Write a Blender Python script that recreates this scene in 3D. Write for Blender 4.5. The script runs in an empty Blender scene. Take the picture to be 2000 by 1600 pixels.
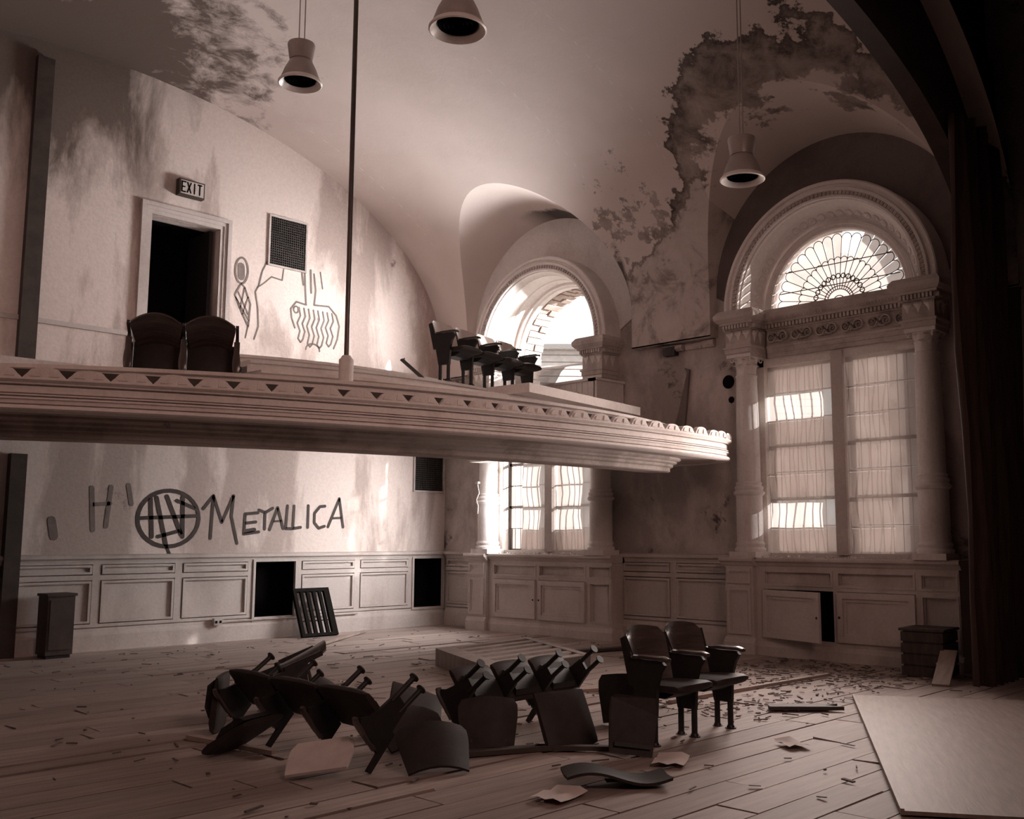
import bpy, bmesh, math, random
from mathutils import Vector, Matrix, Euler
PI = math.pi
R = random.Random(7)
SC = bpy.context.scene
COL = SC.collection

# ------------------------------------------------------------------ camera
FPX, CXP = 1971.0, 1100.0
cam_d = bpy.data.cameras.new('camera')
cam = bpy.data.objects.new('camera', cam_d)
COL.objects.link(cam)
cam_d.sensor_fit = 'HORIZONTAL'
cam_d.sensor_width = 36.0
cam_d.lens = FPX / 2000.0 * 36.0
cam_d.shift_x = -(CXP - 1000.0) / 2000.0
cam_d.clip_start = 0.05
cam_d.clip_end = 300
cam.location = (0, 0, 1.39)
cam.rotation_euler = Euler((PI / 2 + math.atan(253 / FPX), 0, -math.radians(46.8)), 'XYZ')
SC.camera = cam

# ------------------------------------------------------------------ sky, sun, lights, exposure
w = bpy.data.worlds.new('world')
SC.world = w
w.use_nodes = True
bg = w.node_tree.nodes['Background']
bg.inputs[0].default_value = (1.0, 0.985, 0.97, 1)
bg.inputs[1].default_value = 1.7
SUN_DIR = Vector((-1.6, 2.45, -0.62)).normalized()


def light(name, kind, loc, direction, energy, color, size=None, size_y=None, spread=None):
    d = bpy.data.lights.new(name, kind)
    d.energy = energy
    d.color = color
    if kind == 'AREA':
        d.shape = 'RECTANGLE'
        d.size, d.size_y = size, size_y or size
        if spread:
            d.spread = math.radians(spread)
    if kind == 'SUN':
        d.angle = math.radians(size)
    o = bpy.data.objects.new(name, d)
    COL.objects.link(o)
    o.location = loc
    o.rotation_euler = Vector(direction).to_track_quat('-Z', 'Y').to_euler()
    return o


light('sun', 'SUN', (20, -10, 10), SUN_DIR, 21.0, (1.0, 0.97, 0.93), 0.8)
# daylight entering by the two window bays
light('daylight_near_bay', 'AREA', (10.55, 5.79, 2.6), (-1, -0.1, -0.05), 120, (1.0, 0.84, 0.77), 2.0, 2.2, 130)
light('daylight_far_arch', 'AREA', (10.55, 10.6, 4.75), (-1, 1.05, 0.0), 42, (1.0, 0.985, 0.975), 1.6, 0.9, 85)
light('daylight_far_arch', 'AREA', (10.62, 10.6, 4.6), (-1, -0.1, 0.25), 110, (1.0, 0.985, 0.975), 1.4, 0.8, 125)
light('daylight_far_bay', 'AREA', (10.45, 10.7, 1.95), (-1, 0.8, -0.25), 80, (1.0, 0.985, 0.975), 1.8, 1.1, 130)
# weak warm fill lamps, added at the left wall and above the stage
light('fill_opposite', 'AREA', (-0.8, 7.0, 4.6), (1, 0.05, 0.15), 30, (1.0, 0.52, 0.40), 3.5, 2.6)
light('fill_stage', 'AREA', (3.0, -1.5, 5.0), (3.4, 9.0, -3.2), 34, (1.0, 0.64, 0.54), 2.5, 2.0, 75)
vs = SC.view_settings
vs.view_transform = 'Standard'
vs.look = 'None'
vs.gamma = 1.0
vs.exposure = 0.0
vs.use_curve_mapping = False


# ------------------------------------------------------------------ materials
def mat_new(name):
    m = bpy.data.materials.new(name)
    m.use_nodes = True
    nt = m.node_tree
    b = nt.nodes['Principled BSDF']
    return m, nt, b


def node(nt, kind, **kw):
    n = nt.nodes.new(kind)
    for k, v in kw.items():
        if isinstance(k, str) and k.startswith('i_'):
            n.inputs[k[2:]].default_value = v
        else:
            setattr(n, k, v)
    return n


def ramp(nt, fac, stops):
    r = nt.nodes.new('ShaderNodeValToRGB')
    e = r.color_ramp.elements
    while len(e) < len(stops):
        e.new(0.5)
    for k, (p, c) in zip(e, stops):
        k.position = p
        k.color = c if len(c) == 4 else (*c, 1)
    nt.links.new(fac, r.inputs[0])
    return r


def mixc(nt, fac, a, b):
    m = nt.nodes.new('ShaderNodeMix')
    m.data_type = 'RGBA'
    for s, v in ((m.inputs[0], fac), (m.inputs[6], a), (m.inputs[7], b)):
        if hasattr(v, 'links'):
            nt.links.new(v, s)
        else:
            s.default_value = v if isinstance(v, float) else (*v, 1)
    return m.outputs[2]


def coords(nt, scale=(1, 1, 1), kind='Object', loc=(0, 0, 0)):
    t = nt.nodes.new('ShaderNodeTexCoord')
    mp = nt.nodes.new('ShaderNodeMapping')
    mp.inputs['Scale'].default_value = scale
    mp.inputs['Location'].default_value = loc
    nt.links.new(t.outputs[kind], mp.inputs[0])
    return mp.outputs[0]


def noise(nt, vec, scale, detail=4, rough=0.6, dist=0.0):
    n = nt.nodes.new('ShaderNodeTexNoise')
    n.inputs['Scale'].default_value = scale
    n.inputs['Detail'].default_value = detail
    n.inputs['Roughness'].default_value = rough
    n.inputs['Distortion'].default_value = dist
    nt.links.new(vec, n.inputs['Vector'])
    return n.outputs[0]


def bump(nt, b, h, strength=0.4, dist=0.02):
    n = nt.nodes.new('ShaderNodeBump')
    n.inputs['Strength'].default_value = strength
    n.inputs['Distance'].default_value = dist
    nt.links.new(h, n.inputs['Height'])
    nt.links.new(n.outputs[0], b.inputs['Normal'])


def plaster(name, base, worn, dark, lo=0.45, hi=0.56, big=0.55, streak=1.0, darkcut=0.66, seed=0.0, blackening=None):
    """old painted plaster: paint worn through in patches, some dark damp stains"""
    m, nt, b = mat_new(name)
    v = coords(nt, (1, 1, streak), loc=(seed, seed * 0.7, 0))
    v2 = coords(nt, (1, 1, 1), loc=(seed * 1.3, 0, seed))
    n1 = noise(nt, v, big, 8, 0.62, 0.3)
    n2 = noise(nt, v2, 1.4, 10, 0.68, 0.15)
    n3 = noise(nt, v2, 26, 4, 0.6)
    r1 = ramp(nt, n1, [(lo, (0, 0, 0)), (hi, (1, 1, 1))])
    c = mixc(nt, r1.outputs[0], base, worn)
    r2 = ramp(nt, n2, [(darkcut, (0, 0, 0)), (darkcut + 0.05, (1, 1, 1))])
    c = mixc(nt, r2.outputs[0], c, dark)
    if blackening:  # dark smudges that also paint in the corner's light falloff
        dv = nt.nodes.new('ShaderNodeVectorMath')
        dv.operation = 'DISTANCE'
        nt.links.new(coords(nt), dv.inputs[0])
        dv.inputs[1].default_value = blackening[0]
        q = nt.nodes.new('ShaderNodeMath')
        q.operation = 'MULTIPLY_ADD'
        nt.links.new(dv.outputs['Value'], q.inputs[0])
        q.inputs[1].default_value = -0.5 / blackening[1]
        nt.links.new(noise(nt, v, 1.6, 8, 0.65, 0.4), q.inputs[2])
        rs_ = ramp(nt, q.outputs[0], [(0.0, (0, 0, 0)), (0.22, (1, 1, 1))])
        c = mixc(nt, rs_.outputs[0], c, blackening[2])
    r3 = ramp(nt, n3, [(0.3, (0.92, 0.92, 0.92)), (0.7, (1.04, 1.04, 1.04))])
    mm = nt.nodes.new('ShaderNodeMix')
    mm.data_type = 'RGBA'
    mm.blend_type = 'MULTIPLY'
    mm.inputs[0].default_value = 1.0
    nt.links.new(c, mm.inputs[6])
    nt.links.new(r3.outputs[0], mm.inputs[7])
    nt.links.new(mm.outputs[2], b.inputs['Base Color'])
    b.inputs['Roughness'].default_value = 0.85
    b.inputs['Specular IOR Level'].default_value = 0.2
    ad = nt.nodes.new('ShaderNodeMath')
    ad.operation = 'ADD'
    nt.links.new(r2.outputs[0], ad.inputs[0])
    nt.links.new(n3, ad.inputs[1])
    bump(nt, b, ad.outputs[0], 0.35, 0.012)
    return m


def simple(name, col, rough=0.6, var=0.25, scale=6.0, metallic=0.0, spec=0.4, stretch=(1, 1, 1), bumps=0.15):
    m, nt, b = mat_new(name)
    v = coords(nt, stretch)
    n = noise(nt, v, scale, 6, 0.65, 0.2)
    a = tuple(c * (1 - var) for c in col)
    z = tuple(min(1, c * (1 + var)) for c in col)
    r = ramp(nt, n, [(0.3, a), (0.7, z)])
    nt.links.new(r.outputs[0], b.inputs['Base Color'])
    b.inputs['Roughness'].default_value = rough
    b.inputs['Metallic'].default_value = metallic
    b.inputs['Specular IOR Level'].default_value = spec
    if bumps:
        bump(nt, b, n, bumps, 0.01)
    return m


def ceiling_mat():
    m, nt, b = mat_new('vault_plaster')
    v = coords(nt)
    base, worn, dk = (0.66, 0.565, 0.53), (0.57, 0.475, 0.44), (0.15, 0.118, 0.105)
    n1 = noise(nt, v, 0.5, 5, 0.55, 0.2)
    r1 = ramp(nt, n1, [(0.42, (0, 0, 0)), (0.72, (1, 1, 1))])
    c = mixc(nt, r1.outputs[0], base, worn)
    # plaster fallen away in a ring round the near lunette, with a ragged edge
    sx = nt.nodes.new('ShaderNodeSeparateXYZ')
    nt.links.new(v, sx.inputs[0])
    cmb = nt.nodes.new('ShaderNodeCombineXYZ')
    nt.links.new(sx.outputs[1], cmb.inputs[0])
    nt.links.new(sx.outputs[2], cmb.inputs[1])
    dist = nt.nodes.new('ShaderNodeVectorMath')
    dist.operation = 'DISTANCE'
    nt.links.new(cmb.outputs[0], dist.inputs[0])
    dist.inputs[1].default_value = (5.79, 4.6, 0)
    nA = noise(nt, v, 1.7, 8, 0.66)

    def math_(op, a, bb):
        q = nt.nodes.new('ShaderNodeMath')
        q.operation = op
        for s, val in ((q.inputs[0], a), (q.inputs[1], bb)):
            if hasattr(val, 'links'):
                nt.links.new(val, s)
            else:
                s.default_value = val
        return q.outputs[0]
    d2 = math_('ADD', dist.outputs['Value'], math_('MULTIPLY', math_('SUBTRACT', nA, 0.5), 1.1))
    ring = ramp(nt, math_('MULTIPLY', d2, 0.25), [(0.0, (0, 0, 0)), (0.47, (0, 0, 0)), (0.478, (1, 1, 1)), (0.575, (1, 1, 1)), (0.58, (0, 0, 0))])
    nB = noise(nt, v, 2.4, 8, 0.7, 0.4)
    inner = ramp(nt, nB, [(0.36, (0.12, 0.094, 0.084)), (0.52, (0.30, 0.242, 0.22)), (0.72, (0.46, 0.385, 0.355))])
    edge = ramp(nt, math_('MULTIPLY', d2, 0.25), [(0.545, (1, 1, 1)), (0.575, (0.3, 0.27, 0.26))])
    mu = nt.nodes.new('ShaderNodeMix')
    mu.data_type = 'RGBA'
    mu.blend_type = 'MULTIPLY'
    mu.inputs[0].default_value = 1.0
    nt.links.new(inner.outputs[0], mu.inputs[6])
    nt.links.new(edge.outputs[0], mu.inputs[7])
    c = mixc(nt, ring.outputs[0], c, mu.outputs[2])
    # ragged edge of the newer coat between the two bays, older plaster below it
    X_, Y_, Z_ = sx.outputs[0], sx.outputs[1], sx.outputs[2]
    nC = noise(nt, v, 2.2, 8, 0.66)
    f = math_('SUBTRACT', math_('SUBTRACT', Z_, math_('ADD', 5.12, math_('MULTIPLY', math_('SUBTRACT', 8.85, Y_), 0.5))), math_('MULTIPLY', math_('SUBTRACT', nC, 0.5), 0.9))
    inb = math_('MULTIPLY', math_('GREATER_THAN', X_, 9.0), math_('MULTIPLY', math_('GREATER_THAN', Y_, 7.2), math_('LESS_THAN', Y_, 9.1)))
    below = ramp(nt, math_('ADD', f, 0.5), [(0.49, (1, 1, 1)), (0.51, (0, 0, 0))])
    old = ramp(nt, nB, [(0.36, (0.24, 0.195, 0.178)), (0.5, (0.52, 0.445, 0.415)), (0.7, (0.60, 0.515, 0.485))])
    c = mixc(nt, math_('MULTIPLY', below.outputs[0], inb), c, old.outputs[0])
    line = ramp(nt, math_('ADD', f, 0.5), [(0.44, (0, 0, 0)), (0.48, (1, 1, 1)), (0.52, (1, 1, 1)), (0.54, (0, 0, 0))])
    c = mixc(nt, math_('MULTIPLY', math_('MULTIPLY', line.outputs[0], inb), 0.75), c, dk)
    dq = nt.nodes.new('ShaderNodeVectorMath')  # smudges at the far left, also colouring in that corner's darkness
    dq.operation = 'DISTANCE'
    nt.links.new(v, dq.inputs[0])
    dq.inputs[1].default_value = (4.6, 12.6, 7.6)
    rq = ramp(nt, math_('SUBTRACT', nB, math_('MULTIPLY', dq.outputs['Value'], 0.20)), [(0.0, (0, 0, 0)), (0.2, (1, 1, 1))])
    c = mixc(nt, rq.outputs[0], c, (0.15, 0.112, 0.098))
    # one more patch of fallen plaster above that edge, and a dark band inside the far lunette
    dv = nt.nodes.new('ShaderNodeVectorMath')
    dv.operation = 'DISTANCE'
    nt.links.new(v, dv.inputs[0])
    dv.inputs[1].default_value = (10.45, 8.55, 5.85)
    n2 = noise(nt, v, 3.2, 9, 0.7)
    r2 = ramp(nt, math_('SUBTRACT', n2, math_('MULTIPLY', dv.outputs['Value'], 0.22)), [(0.44, (0, 0, 0)), (0.455, (1, 1, 1))])
    c = mixc(nt, math_('MULTIPLY', r2.outputs[0], 0.8), c, inner.outputs[0])
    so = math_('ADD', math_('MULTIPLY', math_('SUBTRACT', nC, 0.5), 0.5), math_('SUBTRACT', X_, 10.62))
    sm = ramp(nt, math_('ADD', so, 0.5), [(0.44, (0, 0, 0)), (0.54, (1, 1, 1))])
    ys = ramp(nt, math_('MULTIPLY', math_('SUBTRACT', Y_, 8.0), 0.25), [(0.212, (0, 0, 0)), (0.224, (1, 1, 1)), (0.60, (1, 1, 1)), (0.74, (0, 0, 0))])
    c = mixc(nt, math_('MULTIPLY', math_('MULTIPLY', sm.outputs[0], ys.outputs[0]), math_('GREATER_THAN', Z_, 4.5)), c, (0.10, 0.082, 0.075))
    nt.links.new(c, b.inputs['Base Color'])
    b.inputs['Roughness'].default_value = 0.8
    b.inputs['Specular IOR Level'].default_value = 0.2
    bump(nt, b, math_('ADD', nB, math_('MULTIPLY', ring.outputs[0], -0.6)), 0.35, 0.02)
    return m


def plastic_mat():
    m, nt, b = mat_new('plastic_sheet')
    nt.nodes.remove(b)
    out = nt.nodes['Material Output']
    v = coords(nt, (1, 1, 0.35))
    n = noise(nt, v, 3.0, 5, 0.6, 1.0)
    tr = nt.nodes.new('ShaderNodeBsdfTranslucent')
    tr.inputs[0].default_value = (0.34, 0.285, 0.265, 1)
    df = nt.nodes.new('ShaderNodeBsdfDiffuse')
    df.inputs[0].default_value = (0.6, 0.55, 0.53, 1)
    tp = nt.nodes.new('ShaderNodeBsdfTransparent')
    tp.inputs[0].default_value = (0.95, 0.95, 0.95, 1)
    m1 = nt.nodes.new('ShaderNodeMixShader')
    m1.inputs[0].default_value = 0.22
    nt.links.new(tr.outputs[0], m1.inputs[1])
    nt.links.new(df.outputs[0], m1.inputs[2])
    m2 = nt.nodes.new('ShaderNodeMixShader')
    r = ramp(nt, n, [(0.35, (0.07, 0.07, 0.07)), (0.7, (0.17, 0.17, 0.17))])
    nt.links.new(r.outputs[0], m2.inputs[0])
    nt.links.new(m1.outputs[0], m2.inputs[1])
    nt.links.new(tp.outputs[0], m2.inputs[2])
    bp = nt.nodes.new('ShaderNodeBump')
    bp.inputs['Strength'].default_value = 0.4
    nt.links.new(n, bp.inputs['Height'])
    nt.links.new(bp.outputs[0], df.inputs['Normal'])
    nt.links.new(m2.outputs[0], out.inputs[0])
    return m


def brick_mat():
    m, nt, b = mat_new('old_brick')
    v = coords(nt)
    n = noise(nt, v, 5, 5)
    r = ramp(nt, n, [(0.3, (0.30, 0.22, 0.19)), (0.7, (0.55, 0.45, 0.4))])
    nt.links.new(r.outputs[0], b.inputs['Base Color'])
    b.inputs['Roughness'].default_value = 0.9
    bump(nt, b, n, 0.4, 0.01)
    return m


def plank_mat():
    m, nt, b = mat_new('floor_board')
    v = coords(nt, (0.6, 9, 1))
    info = nt.nodes.new('ShaderNodeObjectInfo')
    n = noise(nt, v, 2.2, 8, 0.65, 0.4)
    v2 = coords(nt, (1, 1, 1), 'Generated')
    n2 = noise(nt, v, 0.8, 4)
    r = ramp(nt, n, [(0.25, (0.24, 0.182, 0.16)), (0.6, (0.43, 0.345, 0.31))])
    rr = ramp(nt, info.outputs['Random'], [(0, (0.78, 0.76, 0.76)), (1, (1.08, 1.08, 1.08))])
    mm = nt.nodes.new('ShaderNodeMix')
    mm.data_type = 'RGBA'
    mm.blend_type = 'MULTIPLY'
    mm.inputs[0].default_value = 1.0
    nt.links.new(r.outputs[0], mm.inputs[6])
    nt.links.new(rr.outputs[0], mm.inputs[7])
    nt.links.new(mm.outputs[2], b.inputs['Base Color'])
    b.inputs['Roughness'].default_value = 0.62
    b.inputs['Specular IOR Level'].default_value = 0.35
    bump(nt, b, n, 0.3, 0.008)
    return m


M = {}
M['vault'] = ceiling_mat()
M['back'] = plaster('back_wall_plaster', (0.72, 0.605, 0.56), (0.47, 0.375, 0.34), (0.3, 0.235, 0.21), 0.48, 0.545, 0.8, 0.28, 0.66, 0.0, ((4.0, 13.05, 7.6), 2.2, (0.17, 0.128, 0.112)))
M['right'] = plaster('right_wall_plaster', (0.58, 0.50, 0.47), (0.36, 0.30, 0.28), (0.12, 0.095, 0.086), 0.45, 0.58, 0.9, 0.6, 0.59, 3.0)
M['end'] = plaster('end_wall_plaster', (0.22, 0.18, 0.165), (0.15, 0.12, 0.11), (0.09, 0.07, 0.063), 0.4, 0.6, 0.8, 1.0, 0.68, 5.0)  # dark tone; on the near end wall it stands for recess shade
M['trim'] = plaster('painted_woodwork', (0.56, 0.49, 0.46), (0.46, 0.39, 0.36), (0.28, 0.22, 0.2), 0.48, 0.62, 1.4, 0.5, 0.70, 8.0)
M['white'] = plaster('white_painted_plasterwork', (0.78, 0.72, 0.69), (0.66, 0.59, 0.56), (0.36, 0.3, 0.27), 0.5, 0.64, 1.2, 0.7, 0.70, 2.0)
M['ornament'] = plaster('grey_ornament', (0.55, 0.48, 0.45), (0.40, 0.34, 0.31), (0.2, 0.16, 0.145), 0.48, 0.6, 2.0, 1, 0.66, 4.0)
M['plastic'] = plastic_mat()
M['brick'] = brick_mat()
M['plank'] = plank_mat()
M['slab'] = simple('dark_subfloor', (0.05, 0.038, 0.032), 0.9)
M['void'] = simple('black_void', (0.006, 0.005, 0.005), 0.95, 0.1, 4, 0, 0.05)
M['iron'] = simple('black_iron', (0.018, 0.015, 0.014), 0.5, 0.3, 12, 0.0, 0.4)
M['grille'] = simple('dark_grille_metal', (0.05, 0.042, 0.038), 0.55, 0.3, 12, 0.3)
M['blackening'] = simple('sooty_black_paint', (0.012, 0.010, 0.009), 0.9, 0.3, 8, 0, 0.08)
M['seatwood'] = simple('varnished_plywood', (0.065, 0.048, 0.042), 0.24, 0.35, 3, 0, 0.6, (1, 1, 8), 0.05)
M['vinyl'] = simple('dark_vinyl', (0.03, 0.022, 0.019), 0.62, 0.3, 8, 0, 0.3, (1, 1, 1), 0.1)
M['palewood'] = simple('pale_plywood', (0.34, 0.26, 0.225), 0.55, 0.2, 3, 0, 0.4, (1, 8, 1))
M['cratewood'] = simple('dusty_crate_wood', (0.33, 0.27, 0.245), 0.6, 0.25, 3, 0, 0.4, (1, 6, 1))
M['darkwood'] = simple('dark_wood', (0.06, 0.045, 0.038), 0.6, 0.3, 4, 0, 0.3, (1, 6, 1))
M['splinter'] = simple('splinters', (0.13, 0.098, 0.085), 0.8, 0.6, 3)
M['stage'] = simple('stage_wall_paint', (0.05, 0.035, 0.03), 0.9, 0.3, 2)
M['curtain'] = simple('old_curtain_cloth', (0.055, 0.034, 0.028), 0.95, 0.4, 3, 0, 0.1, (6, 6, 0.5))
M['paint'] = simple('black_spray_paint', (0.07, 0.053, 0.048), 0.7, 0.2, 8, 0, 0.2, (1, 1, 1), 0)
M['thinpaint'] = simple('thin_spray_paint', (0.20, 0.16, 0.145), 0.7, 0.2, 8, 0, 0.2, (1, 1, 1), 0)
M['paper'] = simple('dusty_paper', (0.66, 0.57, 0.53), 0.8, 0.12, 5)
M['lampmetal'] = simple('lamp_enamel', (0.36, 0.3, 0.275), 0.4, 0.15, 5, 0.1, 0.5)
M['lamprim'] = simple('lamp_white_rim', (0.75, 0.68, 0.64), 0.35, 0.1, 5, 0, 0.5)
M['pipe'] = simple('pole_steel', (0.10, 0.08, 0.072), 0.35, 0.2, 6, 0.5)
M['roof'] = simple('roof_shingle', (0.30, 0.26, 0.24), 0.9, 0.3, 10)
M['siding'] = simple('pale_siding', (0.5, 0.46, 0.44), 0.8, 0.15, 6)
M['ground'] = simple('outside_ground', (0.3, 0.28, 0.25), 0.9, 0.3, 2)
M['lead'] = simple('window_bars', (0.10, 0.08, 0.07), 0.6, 0.2, 6)


def glass_mat():
    m, nt, b = mat_new('obscured_glass')
    nt.nodes.remove(b)
    out = nt.nodes['Material Output']
    v = coords(nt)
    n = noise(nt, v, 4, 4)
    r = ramp(nt, n, [(0.3, (0.36, 0.31, 0.29)), (0.7, (0.46, 0.405, 0.385))])
    tr = nt.nodes.new('ShaderNodeBsdfTranslucent')
    nt.links.new(r.outputs[0], tr.inputs[0])
    tp = nt.nodes.new('ShaderNodeBsdfTransparent')
    tp.inputs[0].default_value = (0.9, 0.86, 0.84, 1)
    gl = nt.nodes.new('ShaderNodeBsdfGlossy')
    gl.inputs['Roughness'].default_value = 0.2
    m1 = nt.nodes.new('ShaderNodeMixShader')
    m1.inputs[0].default_value = 0.34
    nt.links.new(tr.outputs[0], m1.inputs[1])
    nt.links.new(tp.outputs[0], m1.inputs[2])
    m2 = nt.nodes.new('ShaderNodeMixShader')
    m2.inputs[0].default_value = 0.05
    nt.links.new(m1.outputs[0], m2.inputs[1])
    nt.links.new(gl.outputs[0], m2.inputs[2])
    nt.links.new(m2.outputs[0], out.inputs[0])
    return m


M['glass'] = glass_mat()


# ------------------------------------------------------------------ mesh helpers
class MB:
    def __init__(self):
        self.v, self.f = [], []

    def add(self, vs, fs):
        o = len(self.v)
        self.v += [tuple(p) for p in vs]
        self.f += [tuple(i + o for i in q) for q in fs]
        return self

    def box(self, x0, y0, z0, x1, y1, z1):
        return self.add([(x0, y0, z0), (x1, y0, z0), (x1, y1, z0), (x0, y1, z0),
                         (x0, y0, z1), (x1, y0, z1), (x1, y1, z1), (x0, y1, z1)],
                        [(0, 3, 2, 1), (4, 5, 6, 7), (0, 1, 5, 4), (1, 2, 6, 5), (2, 3, 7, 6), (3, 0, 4, 7)])

    def obox(self, mat, sx, sy, sz):
        o = len(self.v)
        self.box(-sx / 2, -sy / 2, -sz / 2, sx / 2, sy / 2, sz / 2)
        for i in range(o, len(self.v)):
            self.v[i] = tuple(mat @ Vector(self.v[i]))
        return self

    def bar(self, p, q, a, b=None, upv=(0, 0, 1)):
        p, q = Vector(p), Vector(q)
        d = q - p
        L = d.length
        d.normalize()
        u = Vector(upv)
        s = d.cross(u)
        if s.length < 1e-4:
            s = d.cross(Vector((1, 0, 0)))
        s.normalize()
        u = s.cross(d)
        m = Matrix((s, d, u)).transposed().to_4x4()
        m.translation = (p + q) / 2
        return self.obox(m, a, L, b or a)

    def tube(self, pts, r, n=8, caps=True):
        pts = [Vector(p) for p in pts]
        o = len(self.v)
        rs = r if isinstance(r, (list, tuple)) else [r] * len(pts)
        ref = None
        for i, p in enumerate(pts):
            d = (pts[min(i + 1, len(pts) - 1)] - pts[max(i - 1, 0)]).normalized()
            if ref is None:
                ref = d.cross(Vector((0.31, 0.2, 0.93)))
                if ref.length < 0.05:
                    ref = d.cross(Vector((1, 0, 0)))
            a = (ref - d * ref.dot(d)).normalized()
            ref = a
            b = d.cross(a)
            for k in range(n):
                t = 2 * PI * k / n
                self.v.append(tuple(p + (a * math.cos(t) + b * math.sin(t)) * rs[i]))
        for i in range(len(pts) - 1):
            for k in range(n):
                k2 = (k + 1) % n
                self.f.append((o + i * n + k, o + i * n + k2, o + (i + 1) * n + k2, o + (i + 1) * n + k))
        if caps:
            self.f.append(tuple(o + k for k in reversed(range(n))))
            self.f.append(tuple(o + (len(pts) - 1) * n + k for k in range(n)))
        return self

    def lathe(self, prof, cx=0, cy=0, n=20, caps=True):
        o = len(self.v)
        for r, z in prof:
            for k in range(n):
                t = 2 * PI * k / n
                self.v.append((cx + r * math.cos(t), cy + r * math.sin(t), z))
        for i in range(len(prof) - 1):
            for k in range(n):
                k2 = (k + 1) % n
                self.f.append((o + i * n + k, o + i * n + k2, o + (i + 1) * n + k2, o + (i + 1) * n + k))
        if caps:
            self.f.append(tuple(o + k for k in reversed(range(n))))
            self.f.append(tuple(o + (len(prof) - 1) * n + k for k in range(n)))
        return self

    def prism(self, poly, f, a, b):
        """poly of (u,w); f(u,w,t) -> point; extruded from t=a to t=b"""
        n = len(poly)
        vs = [f(u, w_, a) for u, w_ in poly] + [f(u, w_, b) for u, w_ in poly]
        return self.add(vs, [tuple(reversed(range(n))), tuple(range(n, 2 * n))] +
                        [(i, (i + 1) % n, n + (i + 1) % n, n + i) for i in range(n)])

    def grid(self, rows, flip=False, closed=False):
        o = len(self.v)
        n = len(rows[0])
        for r in rows:
            self.v += [tuple(p) for p in r]
        for i in range(len(rows) - 1):
            for k in range(n if closed else n - 1):
                k2 = (k + 1) % n
                q = (o + i * n + k, o + i * n + k2, o + (i + 1) * n + k2, o + (i + 1) * n + k)
                self.f.append(tuple(reversed(q)) if flip else q)
        return self

    def mesh(self, name, mat, smooth=False, angle=None):
        me = bpy.data.meshes.new(name)
        me.from_pydata(self.v, [], self.f)
        me.update()
        bm = bmesh.new()
        bm.from_mesh(me)
        bmesh.ops.recalc_face_normals(bm, faces=bm.faces)
        if smooth:
            for f in bm.faces:
                f.smooth = True
            for e in bm.edges:
                if len(e.link_faces) == 2 and e.calc_face_angle(0) > math.radians(angle or 40):
                    e.smooth = False
        bm.to_mesh(me)
        bm.free()
        if mat:
            me.materials.append(mat)
        return me


def link(name, me, parent=None, loc=None, rot=None, sc=None, **props):
    o = bpy.data.objects.new(name, me)
    COL.objects.link(o)
    if parent:
        o.parent = parent
    if loc is not None:
        o.location = loc
    if rot is not None:
        o.rotation_euler = rot
    if sc is not None:
        o.scale = sc
    for k, v in props.items():
        o[k] = v
    return o


def obj(name, mb, mat, parent=None, smooth=False, angle=None, **props):
    return link(name, mb.mesh(name, M[mat] if isinstance(mat, str) else mat, smooth, angle), parent, **props)


def thing(name, label, cat, loc=(0, 0, 0), rot=(0, 0, 0), group=None, sc=None):
    o = link(name, None, None, loc, rot, sc, label=label, category=cat)
    o.empty_display_size = 0.1
    if group:
        o['group'] = group
    return o


def struct(name, mb, mat, **kw):
    return obj(name, mb, mat, None, kind='structure', **kw)


def sempty(name):
    o = link(name, None)
    o['kind'] = 'structure'
    return o


def settle(root, z=0.0):
    """lift or lower a thing so that its lowest vertex touches height z"""
    bpy.context.view_layer.update()
    lo = 1e9

    def walk(o):
        nonlocal lo
        if o.type == 'MESH':
            for v in o.data.vertices:
                lo = min(lo, (o.matrix_world @ v.co).z)
        for c in o.children:
            walk(c)
    walk(root)
    root.location.z += z - lo


# ------------------------------------------------------------------ dimensions of the hall
XW, YB = 11.0, 13.05            # right (window) wall, back wall
XC, VA, VZ, VR = 5.0, 5.85, 4.5, 3.17   # vault: centre, half width, springing, rise
XS = XC + VA                    # face of the vault springing
C1, C2 = 5.79, 10.6             # centres of the two window bays
ZL = 4.6                        # lunette centre height
ZA = 4.26                       # arch springing
Y0 = 4.0                        # stage arch


def vault_x(z):
    if z <= VZ:
        return XS
    u = min(1.0, (z - VZ) / VR)
    return XC + VA * math.sqrt(max(0, 1 - u * u))


def lun_R(x):
    return 1.72 + 0.13 * (XW - x)


def groin(dy):
    """height where the lunette meets the vault, at distance dy from the bay centre"""
    z = ZL
    for _ in range(60):
        r = lun_R(vault_x(z))
        z = 0.5 * z + 0.5 * (ZL + math.sqrt(max(0, r * r - dy * dy)))
    return z


RE = lun_R(XS)

# ------------------------------------------------------------------ ceiling: barrel vault with two lunettes
mb = MB()
ZLOW = 4.04


def vault_col(y, z0, n=34):
    pts = []
    if z0 <= VZ:
        a0 = 0.0
        pts.append((XS, y, z0))
        t0 = 0.0
        pts.append((XS, y, max(z0, VZ - 0.001)))
    else:
        t0 = math.asin((z0 - VZ) / VR)
        pts.append((vault_x(z0), y, z0))
        pts.append((vault_x(z0 + 1e-4), y, z0 + 1e-4))
    for k in range(1, n + 1):
        t = t0 + (PI - t0) * (k / n) if False else t0 + (PI / 2 - t0) * k / n
        pts.append((XC + VA * math.cos(t), y, VZ + VR * math.sin(t)))
    for k in range(1, 13):
        t = PI / 2 + PI / 2 * k / 12
        pts.append((XC + VA * math.cos(t), y, VZ + VR * math.sin(t)))
    pts.append((XC - VA, y, ZLOW))
    return pts


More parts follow.
